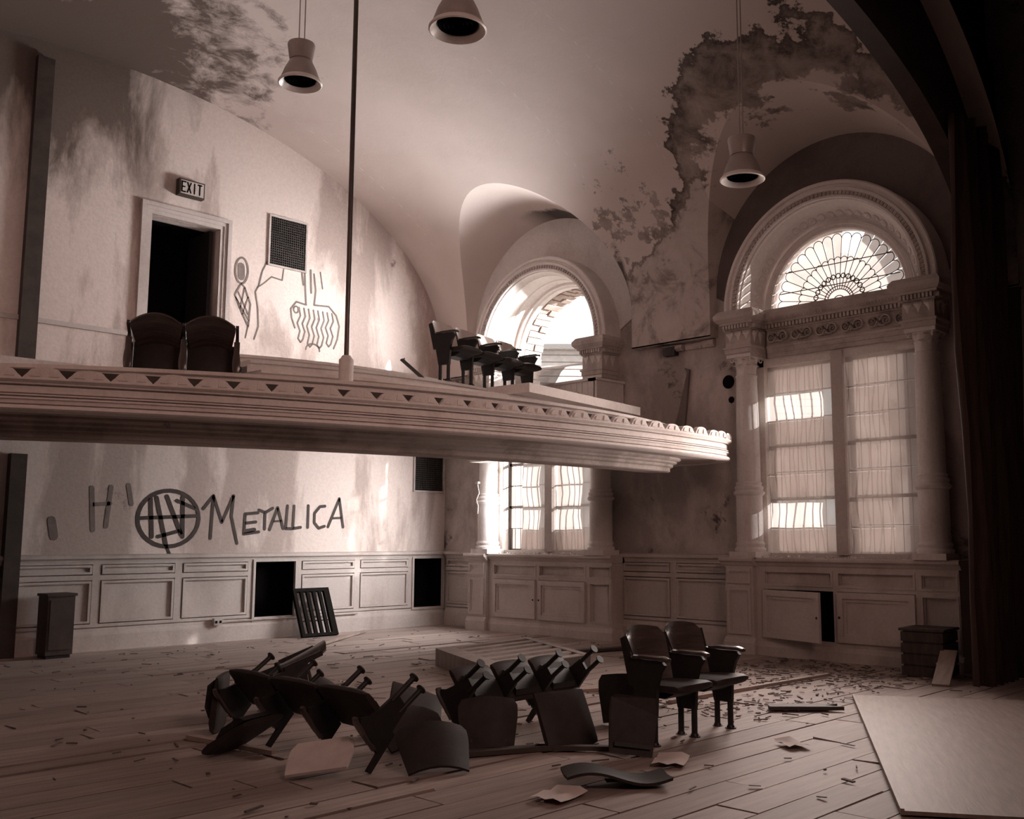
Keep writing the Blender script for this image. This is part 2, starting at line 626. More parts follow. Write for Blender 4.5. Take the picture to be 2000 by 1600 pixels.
segs = [(3.6, C1 - RE, None), (C1 - RE, C1 + RE, C1), (C1 + RE, C2 - RE, None), (C2 - RE, C2 + RE, C2), (C2 + RE, YB + 0.1, None)]
for a, b_, c in segs:
    rows = []
    n = 44 if c else 6
    for i in range(n + 1):
        if c:
            y = c - RE * math.cos(PI * i / n)
            rows.append(vault_col(y, max(ZL, groin(abs(y - c))) if 0 < i < n else ZL))
        else:
            rows.append(vault_col(a + (b_ - a) * i / n, ZLOW))
    mb.grid(rows)
ceiling = struct('ceiling', mb, 'vault', smooth=True, angle=25)
for c in (C1, C2):
    mb = MB()
    rows = []
    n = 44
    for i in range(-1, n + 2):
        if i in (-1, n + 1):
            s = -1 if i == -1 else 1
            g = (XS, c + s * RE, ZLOW)
            e = (XW + 0.02, c + s * lun_R(XW), ZLOW)
        else:
            t = PI - PI * i / n
            dy = RE * math.cos(t)
            zg = groin(abs(dy)) if 0 < i < n else ZL
            g = (vault_x(zg), c + dy, zg)
            e = (XW + 0.02, c + lun_R(XW) * math.cos(t), ZL + lun_R(XW) * math.sin(t))
        rows.append([tuple(Vector(g).lerp(Vector(e), k / 6)) for k in range(7)])
    mb.grid(rows)
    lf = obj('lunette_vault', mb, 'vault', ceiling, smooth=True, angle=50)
# ledge under the springing: broken string course on the window wall
mb = MB()
mb.box(XS, C1 + RE, ZLOW - 0.005, XW + 0.05, C2 - RE, ZLOW + 0.02)
mb.box(XS, C2 + RE, ZLOW - 0.005, XW + 0.05, YB, ZLOW + 0.02)
mb.box(XS, 3.6, ZLOW - 0.005, XW + 0.05, C1 - RE, ZLOW + 0.02)
obj('ledge', mb, 'right', ceiling)

# ------------------------------------------------------------------ walls
mb = MB()
TH = 0.45
HW = 1.17                        # half width of window openings
ZS, ZT = 1.15, 3.66              # sill and head of the lower windows
AR = 1.19                        # arch opening radius


def arch_wall(mb, c):
    n = 36
    rows = []
    for i in range(n + 1):
        t = PI * i / n
        cy, sz = math.cos(t), math.sin(t)
        k = min(2.0 / max(1e-6, abs(cy)), 2.4 / max(1e-6, sz))
        a = (c + AR * cy, ZA + AR * sz)
        o = (c + k * cy, ZA + k * sz)
        rows.append([(XW + TH, o[0], o[1]), (XW, o[0], o[1]), (XW, a[0], a[1]), (XW + TH, a[0], a[1]), (XW + TH, o[0], o[1])])
    mb.grid(rows)


for c in (C1, C2):
    mb.box(XW, c - HW, 0, XW + TH, c + HW, ZS)
    for s in (-1, 1):
        a, b_ = sorted((c + s * HW, c + s * 2.0))
        mb.box(XW, a, 0, XW + TH, b_, ZA)
    arch_wall(mb, c)
mb.box(XW, C1 - HW, ZT, XW + TH, C1 + HW, ZA)
mb.box(XW, C1 + 2.0, 0, XW + TH, C2 - 2.0, 6.66)
mb.box(XW, C2 + 2.0, 0, XW + TH, YB + 0.4, 6.66)
mb.box(XW, -4.2, 0, XW + TH, 3.95, 8.2).box(XW, 3.95, 0, XW + TH, C1 - 2.0, 6.66)
wall_right = struct('wall_right', mb, 'right')
# lunette end walls, plaster skin: near one coloured as shaded, far one as lit
for c in (C1, C2):
    mb = MB()
    rows = []
    rr = lun_R(XW) + 0.05
    for i in range(41):
        t = PI * i / 40
        rows.append([(XW - 0.012, c + q * math.cos(t), ZA + max(0, (q * math.sin(t) + (ZL - ZA) * (q - AR) / (rr - AR)))) for q in (AR, rr)]
                    + [(XW + 0.01, c + q * math.cos(t), ZA + max(0, (q * math.sin(t) + (ZL - ZA) * (q - AR) / (rr - AR)))) for q in (rr, AR)])
    mb.grid(rows, closed=True)
    obj('end_wall_plaster', mb, 'end' if c == C1 else 'white', wall_right, label='plaster coloured dark as shaded behind the near window arch' if c == C1 else 'pale plaster behind the open window arch')

# back wall with the door opening and the two duct openings below
DX0, DX1, DZ0, DZ1 = 5.79, 6.79, 3.35, 5.75
HOLES = [(7.52, 8.16, 0.27, 1.07), (10.34, 10.94, 0.30, 1.08)]
mb = MB()
yb2 = YB + 0.3
xs = sorted({-1.2, DX0, DX1, 11.4} | {h[0] for h in HOLES} | {h[1] for h in HOLES})
for a, b_ in zip(xs, xs[1:]):
    cut = None
    if (a, b_) == (DX0, DX1):
        cut = (DZ0, DZ1)
    for h in HOLES:
        if (a, b_) == (h[0], h[1]):
            cut = (h[2], h[3])
    if cut:
        mb.box(a, YB, 0, b_, yb2, cut[0])
        mb.box(a, YB, cut[1], b_, yb2, 8.2)
    else:
        mb.box(a, YB, 0, b_, yb2, 8.2)
wall_back = struct('wall_back', mb, 'back')
mb = MB()
for h in HOLES:
    mb.box(h[0] - 0.05, yb2, h[2] - 0.05, h[1] + 0.05, yb2 + 0.4, h[3] + 0.05)
for h in HOLES:  # thin black lining colours the reveals as unlit
    q = 0.012
    mb.box(h[0], YB - 0.005, h[2], h[0] + q, yb2, h[3]).box(h[1] - q, YB - 0.005, h[2], h[1], yb2, h[3])
    mb.box(h[0], YB - 0.005, h[2], h[1], yb2, h[2] + q).box(h[0], YB - 0.005, h[3] - q, h[1], yb2, h[3])
obj('duct_void', mb, 'void', wall_back)
for h in HOLES:
    mb = MB()
    t = 0.035
    y0, y1 = YB - 0.055, YB + 0.02
    mb.box(h[0] - t, y0, h[2] - t, h[0], y1, h[3] + t).box(h[1], y0, h[2] - t, h[1] + t, y1, h[3] + t)
    mb.box(h[0], y0, h[3], h[1], y1, h[3] + t).box(h[0], y0, h[2] - t, h[1], y1, h[2])
    obj('duct_frame', mb, 'trim', wall_back)

# left wall, stage walls, stage arch, floor slab
struct('wall_left', MB().box(-1.4, -4.2, 0, -1.0, YB + 0.3, 8.2), 'stage')
struct('wall_stage', MB().box(-1.4, -4.4, 0, 11.4, -4.0, 8.2), 'stage')
struct('ceiling_stage', MB().box(-1.4, -4.2, 7.9, 11.4, 4.1, 8.1), 'stage')
mb = MB()
rows = []
for i in range(61):
    t = PI * i / 60
    cs, sn = math.cos(t), math.sin(t)
    x = XC + 5.95 * (abs(cs) ** 0.8) * (1 if cs >= 0 else -1)
    z = 3.2 + 3.1 * (sn ** 0.8)
    k = min(6.4 / max(1e-6, abs(cs)), 4.9 / max(1e-6, sn))
    ox, oz = XC + k * cs, 3.2 + k * sn
    rows.append([(x, 3.85, z), (x, 4.05, z), (ox, 4.05, oz), (ox, 3.85, oz)])
mb.grid(rows, closed=True)
mb.box(10.95, 3.85, 0, 11.4, 4.05, 3.2).box(-1.4, 3.85, 0, -0.95, 4.05, 3.2)
struct('wall_stage_arch', mb, 'stage')
floor = struct('floor', MB().box(-1.4, -4.2, -0.3, 11.4, YB + 0.3, -0.022), 'slab')
struct('ground', MB().box(12.2, -60, -3.2, 160, 160, -3.0), 'ground')

# floor boards, laid along the back wall direction
boards = {}
cnt = 0
WB = 0.262
rows_y = []
y = 1.9
while y < YB:
    rows_y.append(y)
    y += WB
for j, y in enumerate(rows_y):
    # leave out what is hidden or outside the view
    x0 = max(-0.9, (y - 1.2) * 0.30 - 0.6)
    x = x0 - R.random() * 1.8
    while x < XW:
        L = R.choice((1.1, 1.5, 1.9, 2.4))
        xe = min(x + L, XW)
        xs_ = max(x, x0 - 0.3)
        if xe - xs_ > 0.25 and xe < 2.6 * y + 2.2:
            Lr = round(xe - xs_, 1)
            if Lr not in boards:
                m_ = MB()
                h, wd = 0.02, WB - 0.012
                m_.box(-Lr / 2 + 0.006, -wd / 2, -h, Lr / 2 - 0.006, wd / 2, 0)
                boards[Lr] = m_.mesh('plank', M['plank'])
            tilt = R.gauss(0, 0.006)
            lift = 0.0
            if R.random() < 0.12:
                tilt = R.uniform(0.02, 0.05) * R.choice((-1, 1))
                lift = 0.006
            link('plank', boards[Lr], floor, (xs_ + Lr / 2, y + WB / 2, 0.0 + lift),
                 (tilt, R.gauss(0, 0.002), R.gauss(0, 0.004)))
            cnt += 1
        x += L + 0.004
print('planks', cnt)

# ------------------------------------------------------------------ wainscot, chair rail, baseboard
ZR = 1.19


def wainscot_panel(parent, mb_f, x0, x1, zlo, zhi):
    """frame moulding and field of one sunk panel; mb_f maps (u, depth, z) to a point"""
    m_ = MB()
    t = 0.028
    for (a, b_, c, d) in ((x0, x1, zlo, zlo + t), (x0, x1, zhi - t, zhi), (x0, x0 + t, zlo + t, zhi - t), (x1 - t, x1, zlo + t, zhi - t)):
        m_.prism([(a, c), (b_, c), (b_, d), (a, d)], mb_f, 0.012, 0.046)
    m_.prism([(x0 + t, zlo + t), (x1 - t, zlo + t), (x1 - t, zhi - t), (x0 + t, zhi - t)], mb_f, 0.0, 0.012)
    obj('panel', m_, 'trim', parent)


def wainscot(name, f, u0, u1, stiles, skip=()):
    root = sempty(name)
    m_ = MB()

    def rect(a, b_, c, d, t0, t1, mm=m_):
        mm.prism([(a, c), (b_, c), (b_, d), (a, d)], f, t0, t1)
    edges = [u0] + stiles + [u1]
    pans = []
    for a, b_ in zip(edges, edges[1:]):
        la = a + (0.05 if a != u0 else 0.03)
        rb = b_ - (0.05 if b_ != u1 else 0.03)
        if any(not (rb < s0 or la > s1) for s0, s1 in skip):
            continue
        pans.append((la + 0.012, rb - 0.012))
    for s in stiles:
        if any(s0 < s < s1 for s0, s1 in skip):
            continue
        rect(s - 0.05, s + 0.05, 0.31, 1.085, 0, 0.033)
    cuts = [u0] + [q for s in skip for q in s] + [u1]
    for a, b_ in zip(cuts[::2], cuts[1::2]):
        rect(a, b_, 0.88, 0.94, 0, 0.036)
        rect(a, b_, 0.30, 0.34, 0, 0.036)
    rect(u0, u1, 1.075, 1.11, 0, 0.04)
    obj('rail_and_stile', m_, 'trim', root)
    for la, rb in pans:
        wainscot_panel(root, f, la, rb, 0.352, 0.868)
        wainscot_panel(root, f, la, rb, 0.952, 1.066)
    m_ = MB()
    prof = [(0, 1.1), (0.045, 1.1), (0.05, 1.12), (0.065, 1.135), (0.09, 1.145), (0.09, 1.17), (0.075, 1.185), (0.03, 1.19), (0, 1.2)]
    m_.prism([(d, z) for d, z in prof], lambda d, z, t: f(t, z, d), u0, u1)
    obj('chair_rail', m_, 'trim', root)
    m_ = MB()
    prof = [(0, 0), (0.06, 0), (0.06, 0.2), (0.05, 0.225), (0.035, 0.25), (0.03, 0.28), (0, 0.3)]
    m_.prism([(d, z) for d, z in prof], lambda d, z, t: f(t, z, d), u0, u1)
    obj('baseboard', m_, 'trim', root)
    return root


fb = lambda u, z, d: (u, YB - d, z)
fr = lambda u, z, d: (XW - d, u, z)
wb = wainscot('trim_1', fb, -1.0, 10.98, [1.1, 2.15, 3.2, 4.27, 5.33, 6.4, 7.46, 8.22, 9.25, 10.28], [(7.48, 8.2), (10.30, 10.98)])
wainscot('trim_2', fr, C1 + 1.42, C2 - 1.42, [8.28], [])
wainscot('trim_3', fr, C2 + 1.5, YB - 0.09, [], [])

# dado line and dark strips on the upper and lower back wall, left
struct('trim_4', MB().box(3.2, YB - 0.03, 4.03, 5.6, YB + 0.01, 4.09), 'trim')
mb = MB().box(4.22, YB - 0.10, 3.3, 4.42, YB + 0.01, 7.4).box(4.22, YB - 0.12, 0.0, 4.40, YB + 0.01, 2.4)
struct('trim_5', mb, 'darkwood')


# ------------------------------------------------------------------ upper door on the balcony landing
door = sempty('door_1')
mb = MB()
t = 0.15
y0 = YB - 0.06
for k, (e, yy) in enumerate(((0, 0.06), (0.05, 0.035), (0.1, 0.02))):
    a = t - e
    mb.box(DX0 - a, YB - yy, DZ0, DX0 - a + 0.055, YB + 0.02, DZ1 + a)
    mb.box(DX1 + a - 0.055, YB - yy, DZ0, DX1 + a, YB + 0.02, DZ1 + a)
    mb.box(DX0 - a + 0.055, YB - yy, DZ1 + a - 0.055, DX1 + a - 0.055, YB + 0.02, DZ1 + a)
obj('door_frame', mb, 'trim', door)
obj('door_void', MB().box(DX0 - 0.1, yb2 + 0.6, DZ0 - 0.1, DX1 + 0.1, yb2 + 0.7, DZ1 + 0.1), 'void', door)
mb = MB()
mb.box(DX0 - 0.02, YB + 0.1, DZ0, DX0 + 0.0, yb2 + 0.7, DZ1).box(DX1, YB + 0.28, DZ0, DX1 + 0.02, yb2 + 0.7, DZ1).box(DX0, YB + 0.28, DZ1, DX1, yb2 + 0.7, DZ1 + 0.02)
mb.box(DX0, YB, DZ0 - 0.03, DX1, yb2 + 0.7, DZ0)
obj('passage', mb, 'void', door)
leaf = obj('door_leaf', MB().box(DX1 - 0.10, YB + 0.12, DZ0 + 0.02, DX1 - 0.05, YB + 0.75, DZ1 - 0.02), 'iron', door)
leaf['label'] = 'dark door leaf standing open into the passage'

# ------------------------------------------------------------------ exit sign
t = thing('exit_sign', 'small dim exit sign above the upper doorway', 'exit sign', (6.28, YB, 6.08))
obj('sign_box', MB().box(-0.17, -0.10, 0, 0.2, 0.0, 0.23), 'darkwood', t)
obj('sign_face', MB().box(-0.15, -0.108, 0.02, 0.18, -0.10, 0.21), 'trim', t)
mb = MB()


def stroke(mb, pts, wd, f):
    """flat ribbon along pts (u,w), joints rounded; f(u,w,t) maps to space"""
    for p, q in zip(pts, pts[1:]):
        d = Vector((q[0] - p[0], q[1] - p[1]))
        if d.length < 1e-5:
            continue
        d.normalize()
        nx, ny = -d.y * wd / 2, d.x * wd / 2
        mb.prism([(p[0] + nx, p[1] + ny), (p[0] - nx, p[1] - ny), (q[0] - nx, q[1] - ny), (q[0] + nx, q[1] + ny)], f, 0.0, 0.004)
    for p in pts:
        mb.prism([(p[0] + wd / 2 * math.cos(a * PI / 4), p[1] + wd / 2 * math.sin(a * PI / 4)) for a in range(8)], f, 0.0, 0.0038)


fs = lambda u, w_, t_: (u, -0.108 - t_, w_)
LET = {'E': [[(1, 1), (0, 1), (0, 0), (1, 0)], [(0, .5), (.8, .5)]], 'X': [[(0, 0), (1, 1)], [(0, 1), (1, 0)]],
       'I': [[(.5, 0), (.5, 1)]], 'T': [[(0, 1), (1, 1)], [(.5, 1), (.5, 0)]]}
for i, ch in enumerate('EXIT'):
    for s in LET[ch]:
        stroke(mb, [(-0.135 + i * 0.077 + a * 0.052, 0.045 + b_ * 0.14) for a, b_ in s], 0.018, fs)
obj('letters', mb, 'void', t)

# ------------------------------------------------------------------ graffiti on the back wall
fw = lambda u, w_, t_: (u, YB - 0.0015 - t_, w_)


def paint_part(name, strokes, mat, label):
    m_ = MB()
    for wd, pts in strokes:
        stroke(m_, pts, wd, fw)
    obj(name, m_, mat, wall_back, label=label)


def ell(cx, cz, rx, rz, a0=0, a1=360, n=28):
    return [(cx + rx * math.cos(math.radians(a0 + (a1 - a0) * k / n)), cz + rz * math.sin(math.radians(a0 + (a1 - a0) * k / n))) for k in range(n + 1)]


W_ = 0.045
paint_part('lettering', [
    (W_, [(6.72, 1.80), (6.86, 1.98), (6.84, 1.40)]), (W_, [(6.86, 1.98), (7.0, 1.62), (7.16, 1.99), (7.14, 1.70), (7.24, 1.33)]),
    (W_, [(7.55, 1.76), (7.35, 1.74), (7.34, 1.46), (7.57, 1.49)]), (W_, [(7.35, 1.61), (7.52, 1.63)]), (0.06, [(7.37, 1.5), (7.5, 1.52)]),
    (W_, [(7.56, 1.80), (7.66, 1.765), (7.78, 1.83)]), (W_, [(7.66, 1.765), (7.66, 1.53)]),
    (W_, [(7.74, 1.52), (7.86, 1.84), (7.96, 1.54)]), (0.03, [(7.79, 1.64), (7.93, 1.65)]),
    (W_, [(8.02, 1.87), (8.0, 1.54), (8.1, 1.54)]), (W_, [(8.13, 1.87), (8.12, 1.54), (8.25, 1.56)]),
    (W_, [(8.37, 1.88), (8.37, 1.56)]),
    (W_, [(8.66, 1.88), (8.57, 1.87), (8.48, 1.77), (8.48, 1.63), (8.56, 1.55), (8.66, 1.58)]),
    (W_, [(8.72, 1.57), (8.91, 2.0), (8.99, 1.57)]), (0.035, [(8.79, 1.7), (8.96, 1.71)]),
], 'paint', 'black spray-painted name in tall uneven capitals')
paint_part('circle_tag', [(0.055, ell(6.24, 1.66, 0.42, 0.37)), (0.06, [(5.98, 1.92), (6.02, 1.42)]), (0.06, [(6.06, 1.93), (6.22, 1.30)]),
                          (0.06, [(6.2, 1.95), (6.42, 1.45)]), (0.06, [(6.42, 1.95), (6.44, 1.42)]), (0.05, [(5.86, 1.66), (6.62, 1.70)]),
                          (0.05, [(6.34, 1.9), (6.6, 1.8)]), (0.05, [(6.1, 1.42), (6.4, 1.5)]), (0.04, [(6.22, 1.3), (6.36, 1.02)])],
           'paint', 'black painted circle filled with upright strokes')
paint_part('painted_tag', [(0.06, [(5.22, 2.03), (5.26, 1.5)]), (0.06, [(5.46, 2.05), (5.42, 1.55)]), (0.05, [(5.24, 1.82), (5.46, 1.84)]),
                           (0.06, [(5.68, 2.08), (5.73, 1.84)]), (0.1, [(4.76, 1.62), (4.8, 1.42)])], 'thinpaint', 'faint grey strokes sprayed left of the circle')
paint_part('painted_doll', [(0.03, ell(7.14, 5.22, 0.10, 0.19)), (0.11, [(7.13, 5.28), (7.14, 5.13)]), (0.025, [(7.14, 5.03), (7.05, 4.85), (7.12, 4.7), (7.28, 4.42), (7.3, 4.75), (7.2, 4.98), (7.14, 5.03)]),
                            (0.02, [(7.1, 4.9), (7.27, 4.6)]), (0.02, [(7.06, 4.82), (7.29, 4.5)]), (0.02, [(7.2, 4.98), (7.14, 4.66)]), (0.02, [(7.26, 4.85), (7.18, 4.58)]),
                            (0.02, [(7.28, 4.45), (7.24, 4.25)])], 'thinpaint', 'thin painted doll-like scribble')
paint_part('painted_line', [(0.022, [(7.56, 5.62), (7.55, 5.45), (7.47, 5.28), (7.42, 5.05), (7.37, 4.95), (7.42, 4.7), (7.44, 4.45), (7.38, 4.25)]),
                            (0.02, [(7.82, 5.40), (7.8, 5.2), (7.62, 5.22), (7.5, 5.1), (7.4, 5.02)])], 'thinpaint', 'wavering painted line hanging from the upper grille')
fing = []
for k in range(4):
    x = 8.10 + k * 0.165
    wv = [0.0, 0.03, -0.02, 0.03, 0.0]
    L_ = 0.55 - 0.05 * abs(k - 1.5)
    left = [(x + wv[i], 4.84 - L_ * i / 4) for i in range(5)]
    right_ = [(x + 0.085 + wv[i], 4.84 - L_ * i / 4) for i in range(5)]
    fing.append((0.024, left + [(x + 0.045, 4.84 - L_ - 0.05)] + right_[::-1]))
paint_part('painted_hand', fing + [(0.026, [(8.18, 5.38), (8.2, 5.12), (8.22, 4.9), (8.05, 4.92), (7.96, 4.80), (7.98, 4.66), (8.04, 4.52)]),
                                   (0.026, [(8.34, 5.4), (8.38, 5.15), (8.36, 4.92), (8.62, 4.94), (8.76, 4.82), (8.82, 4.66), (8.79, 4.45), (8.73, 4.3)]),
                                   (0.022, ell(8.05, 4.8, 0.04, 0.05)), (0.024, ell(8.36, 4.22, 0.12, 0.1, 0, 180)), (0.03, [(8.12, 5.42), (8.16, 5.2)]), (0.03, [(8.28, 5.45), (8.3, 5.1)]),
                                   (0.02, [(8.45, 5.45), (8.5, 5.2)])], 'thinpaint', 'painted outline of a long-fingered hand hanging down')


# ------------------------------------------------------------------ wall grilles
def wall_grille(x0, x1, z0, z1, label):
    t_ = thing('wall_grille', label, 'grille', (x0, YB, z0))
    W, H = x1 - x0, z1 - z0
    m_ = MB()
    e = 0.028
    m_.box(-e, -0.03, -e, 0, 0.0, H + e).box(W, -0.03, -e, W + e, 0.0, H + e).box(0, -0.03, -e, W, 0.0, 0).box(0, -0.03, H, W, 0.0, H + e)
    obj('grille_frame', m_, 'ornament', t_)
    obj('backing', MB().box(0, -0.006, 0, W, 0.0, H), 'void', t_)
    m_ = MB()
    n = 17
    for i in range(1, n):
        m_.box(W * i / n - 0.006, -0.02, 0, W * i / n + 0.006, -0.008, H)
    n = 20
    for i in range(1, n):
        m_.box(0, -0.021, H * i / n - 0.006, W, -0.009, H * i / n + 0.006)
    obj('mesh_bars', m_, 'grille', t_, kind='stuff')
    return t_


wall_grille(7.57, 8.165, 5.41, 6.13, 'square dark mesh grille high on the back wall beside the doorway')
wall_grille(10.345, 10.93, 2.18, 2.86, 'dark mesh grille under the balcony beside the wall corner')

# conduit with an outlet box along the foot of the back wall
t = thing('conduit', 'thin metal conduit with outlet box along the back wall baseboard', 'conduit', (6.95, YB - 0.07, 0.27))
obj('outlet_box', MB().box(-0.06, -0.05, -0.04, 0.06, 0.01, 0.05), 'ornament', t)
mb = MB()
for s in (-1, 1):
    obj('socket', MB().box(s * 0.03 - 0.015, -0.055, -0.012, s * 0.03 + 0.015, -0.05, 0.022), 'void', t)

obj('pipe', MB().tube([(0.06, 0, 0), (2.3, 0, 0)], 0.012), 'ornament', t, smooth=True)

# slatted radiator cover leaning against the back wall
t = thing('leaning_grille', 'black slatted panel leaning on the back wall beside the duct opening', 'slatted panel', (8.07, 12.66, 0), (0, 0, 0), None, (1, 0.9, 0.86))
TL = math.atan2(0.34, 0.78)
inc = lambda u, d, s: (u, s * math.sin(TL) - d * math.cos(TL), s * math.cos(TL) + d * math.sin(TL))


def leanbox(mb, u0, u1, s0, s1, d0, d1):
    mb.prism([(u0, s0), (u1, s0), (u1, s1), (u0, s1)], lambda u, s, d: inc(u, d, s), d0, d1)


mb = MB()
leanbox(mb, 0, 0.05, 0, 0.84, 0, 0.06)
leanbox(mb, 0.51, 0.60, 0, 0.84, 0, 0.06)
leanbox(mb, 0.05, 0.51, 0.78, 0.84, 0, 0.06)
leanbox(mb, 0.05, 0.51, 0.0, 0.05, 0, 0.06)
obj('panel_frame', mb, 'blackening', t)
for k in range(4):
    mb = MB()
    u = 0.115 + k * 0.102
    leanbox(mb, u, u + 0.05, 0.05, 0.78, 0.01, 0.05)
    obj('slat', mb, 'blackening', t)
mb = MB()
leanbox(mb, 0.05, 0.51, 0.27, 0.29, 0.0, 0.012)
obj('cross_wire', mb, 'grille', t)
settle(t)

# dark upright box at the left of the back wall
t = thing('narrow_cabinet', 'narrow dark upright cabinet at the far left of the back wall', 'cabinet', (4.62, 12.6, 0), (0, 0, 0), None, (0.85, 1, 1))
obj('body', MB().box(0, 0, 0.04, 0.36, 0.3, 0.72), 'darkwood', t)
obj('plinth', MB().box(0.02, 0.02, 0, 0.34, 0.28, 0.04), 'iron', t)
obj('top_board', MB().box(-0.02, -0.02, 0.72, 0.38, 0.31, 0.75), 'darkwood', t)
obj('door_panel', MB().box(0.03, -0.015, 0.1, 0.33, 0.0, 0.68), 'darkwood', t)


# ------------------------------------------------------------------ window cabinets
def panel_on(parent, name, y0, y1, z0, z1, x, mat='trim', fr_w=0.05, proud=0.022, extra=None):
    """a framed panel or door leaf on the plane x, face towards -x"""
    m_ = MB()
    f = lambda u, z, d: (x - d, u, z)
    for (a, b_, c, d) in ((y0, y1, z0, z0 + fr_w), (y0, y1, z1 - fr_w, z1), (y0, y0 + fr_w, z0 + fr_w, z1 - fr_w), (y1 - fr_w, y1, z0 + fr_w, z1 - fr_w)):
        m_.prism([(a, c), (b_, c), (b_, d), (a, d)], f, 0, proud)
    g = fr_w
    ins = [(y0 + g, z0 + g), (y1 - g, z0 + g), (y1 - g, z1 - g), (y0 + g, z1 - g)]
    m_.prism(ins, f, 0, 0.003)
    q = fr_w * 0.55
    for (a, b_, c, d) in ((y0 + g, y1 - g, z0 + g, z0 + g + q), (y0 + g, y1 - g, z1 - g - q, z1 - g), (y0 + g, y0 + g + q, z0 + g + q, z1 - g - q), (y1 - g - q, y1 - g, z0 + g + q, z1 - g - q)):
        m_.prism([(a, c), (b_, c), (b_, d), (a, d)], f, 0, proud * 0.45)
    return obj(name, m_, mat, parent)


def window_cabinet(c, label, ajar):
    t_ = thing('window_cabinet', label, 'cabinet', (0, 0, 0))
    XF = 10.72
    m_ = MB()
    yl, yr = c + 1.04, c - 1.44
    # carcass behind the face frame
    m_.box(XF + 0.25, yr + 0.02, 0.16, XW, yl, 1.06)
    m_.box(XF + 0.02, yr, 0.0, XW, yr + 0.03, 1.06)
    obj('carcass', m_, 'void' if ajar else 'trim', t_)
    m_ = MB()
    f = lambda u, z, d: (XF + d, u, z)

    def fr_(a, b_, z0, z1):
        m_.prism([(a, z0), (b_, z0), (b_, z1), (a, z1)], f, 0, 0.055)
    d0, d1 = c + 0.94, c - 0.97
    fr_(yr, yl, 1.02, 1.07)
    fr_(yr, yl, 0.79, 0.835)
    fr_(yr, yl, 0.16, 0.215)
    fr_(d0, yl, 0.215, 0.79)
    fr_(d0, yl, 0.835, 1.02)
    fr_(c - 0.035, c + 0.015, 0.215, 0.79)
    fr_(c - 0.035, c + 0.015, 0.835, 1.02)
    fr_(d1 - 0.05, d1, 0.215, 0.79)
    fr_(d1 - 0.05, d1, 0.835, 1.02)
    obj('face_frame', m_, 'trim', t_)
    # side return towards the stage
    m_ = MB().box(XF, yr - 0.012, 0.16, XW, yr, 1.07)
    obj('side_board', m_, 'trim', t_)
    # drawer row panels
    for a, b_ in ((c + 0.015, d0), (d1, c - 0.035), (yr, d1 - 0.05)):
        panel_on(t_, 'drawer_panel', a, b_, 0.835, 1.02, XF + 0.05, fr_w=0.024, proud=0.058)
    panel_on(t_, 'side_panel', yr, d1 - 0.05, 0.215, 0.79, XF + 0.05, fr_w=0.028, proud=0.058)
    # doors
    for k, (a, b_) in enumerate(((c + 0.02, d0 - 0.005), (d1 + 0.005, c - 0.04))):
        hinge_y = b_ if k == 0 else a
        dd = panel_on(t_, 'door', a - hinge_y, b_ - hinge_y, 0.22, 0.785, 0.0, fr_w=0.07, proud=0.036)
        dd.location = (XF + 0.005, hinge_y, 0)
        m_ = MB().tube([(-0.022, 0, 0), (-0.038, 0, 0), (-0.044, 0, 0), (-0.05, 0, 0)], [0.008, 0.008, 0.016, 0.011], 8)
        kn = obj('knob', m_, 'iron', dd, smooth=True)
        kn.location = (0, (a + 0.03 - hinge_y) if k == 0 else (b_ - 0.03 - hinge_y), 0.5)
        if k == 0 and ajar:
            dd.rotation_euler = (0, 0, math.radians(-ajar))
    # plinth
    m_ = MB()
    prof = [(0.05, 0), (-0.035, 0), (-0.035, 0.11), (-0.02, 0.13), (-0.012, 0.155), (0.0, 0.165), (0.05, 0.165)]
    m_.prism(prof, lambda d, z, t2: (XF + d, t2, z), yr - 0.03, yl)
    m_.prism(prof, lambda d, z, t2: (t2, yr + d, z), XF, XW)
    obj('plinth', m_, 'trim', t_)
    # left pilaster
    m_ = MB().box(10.65, c + 1.04, 0.0, XW, c + 1.44, 1.07)
    m_.prism([(0.0, 0), (-0.035, 0), (-0.035, 0.14), (-0.01, 0.19), (0, 0.2)], lambda d, z, t2: (10.65 + d, t2, z), c + 1.02, c + 1.46)
    pl = obj('pilaster', m_, 'trim', t_)
    for z0, z1 in ((0.24, 0.80), (0.85, 1.03)):
        panel_on(pl, 'sunk_panel', c + 1.07, c + 1.41, z0, z1, 10.652, fr_w=0.035, proud=0.026)
    # ledge
    m_ = MB()
    prof = [(0.3, 1.06), (0.0, 1.06), (-0.015, 1.075), (-0.03, 1.10), (-0.05, 1.115), (-0.065, 1.125), (-0.065, 1.15), (-0.055, 1.165), (0.3, 1.165)]
    m_.prism(prof, lambda d, z, t2: (XF + d, t2, z), yr - 0.04, c + 1.02)
    m_.prism(prof, lambda d, z, t2: (10.65 + d, t2, z), c + 1.02, c + 1.50)
    m_.box(XF + 0.2, yr - 0.04, 1.06, XW + 0.14, c + 1.5, 1.165)
    obj('ledge', m_, 'trim', t_)
    return t_


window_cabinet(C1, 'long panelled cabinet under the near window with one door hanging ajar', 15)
window_cabinet(C2, 'panelled cabinet with closed doors under the far window below the balcony', 0)


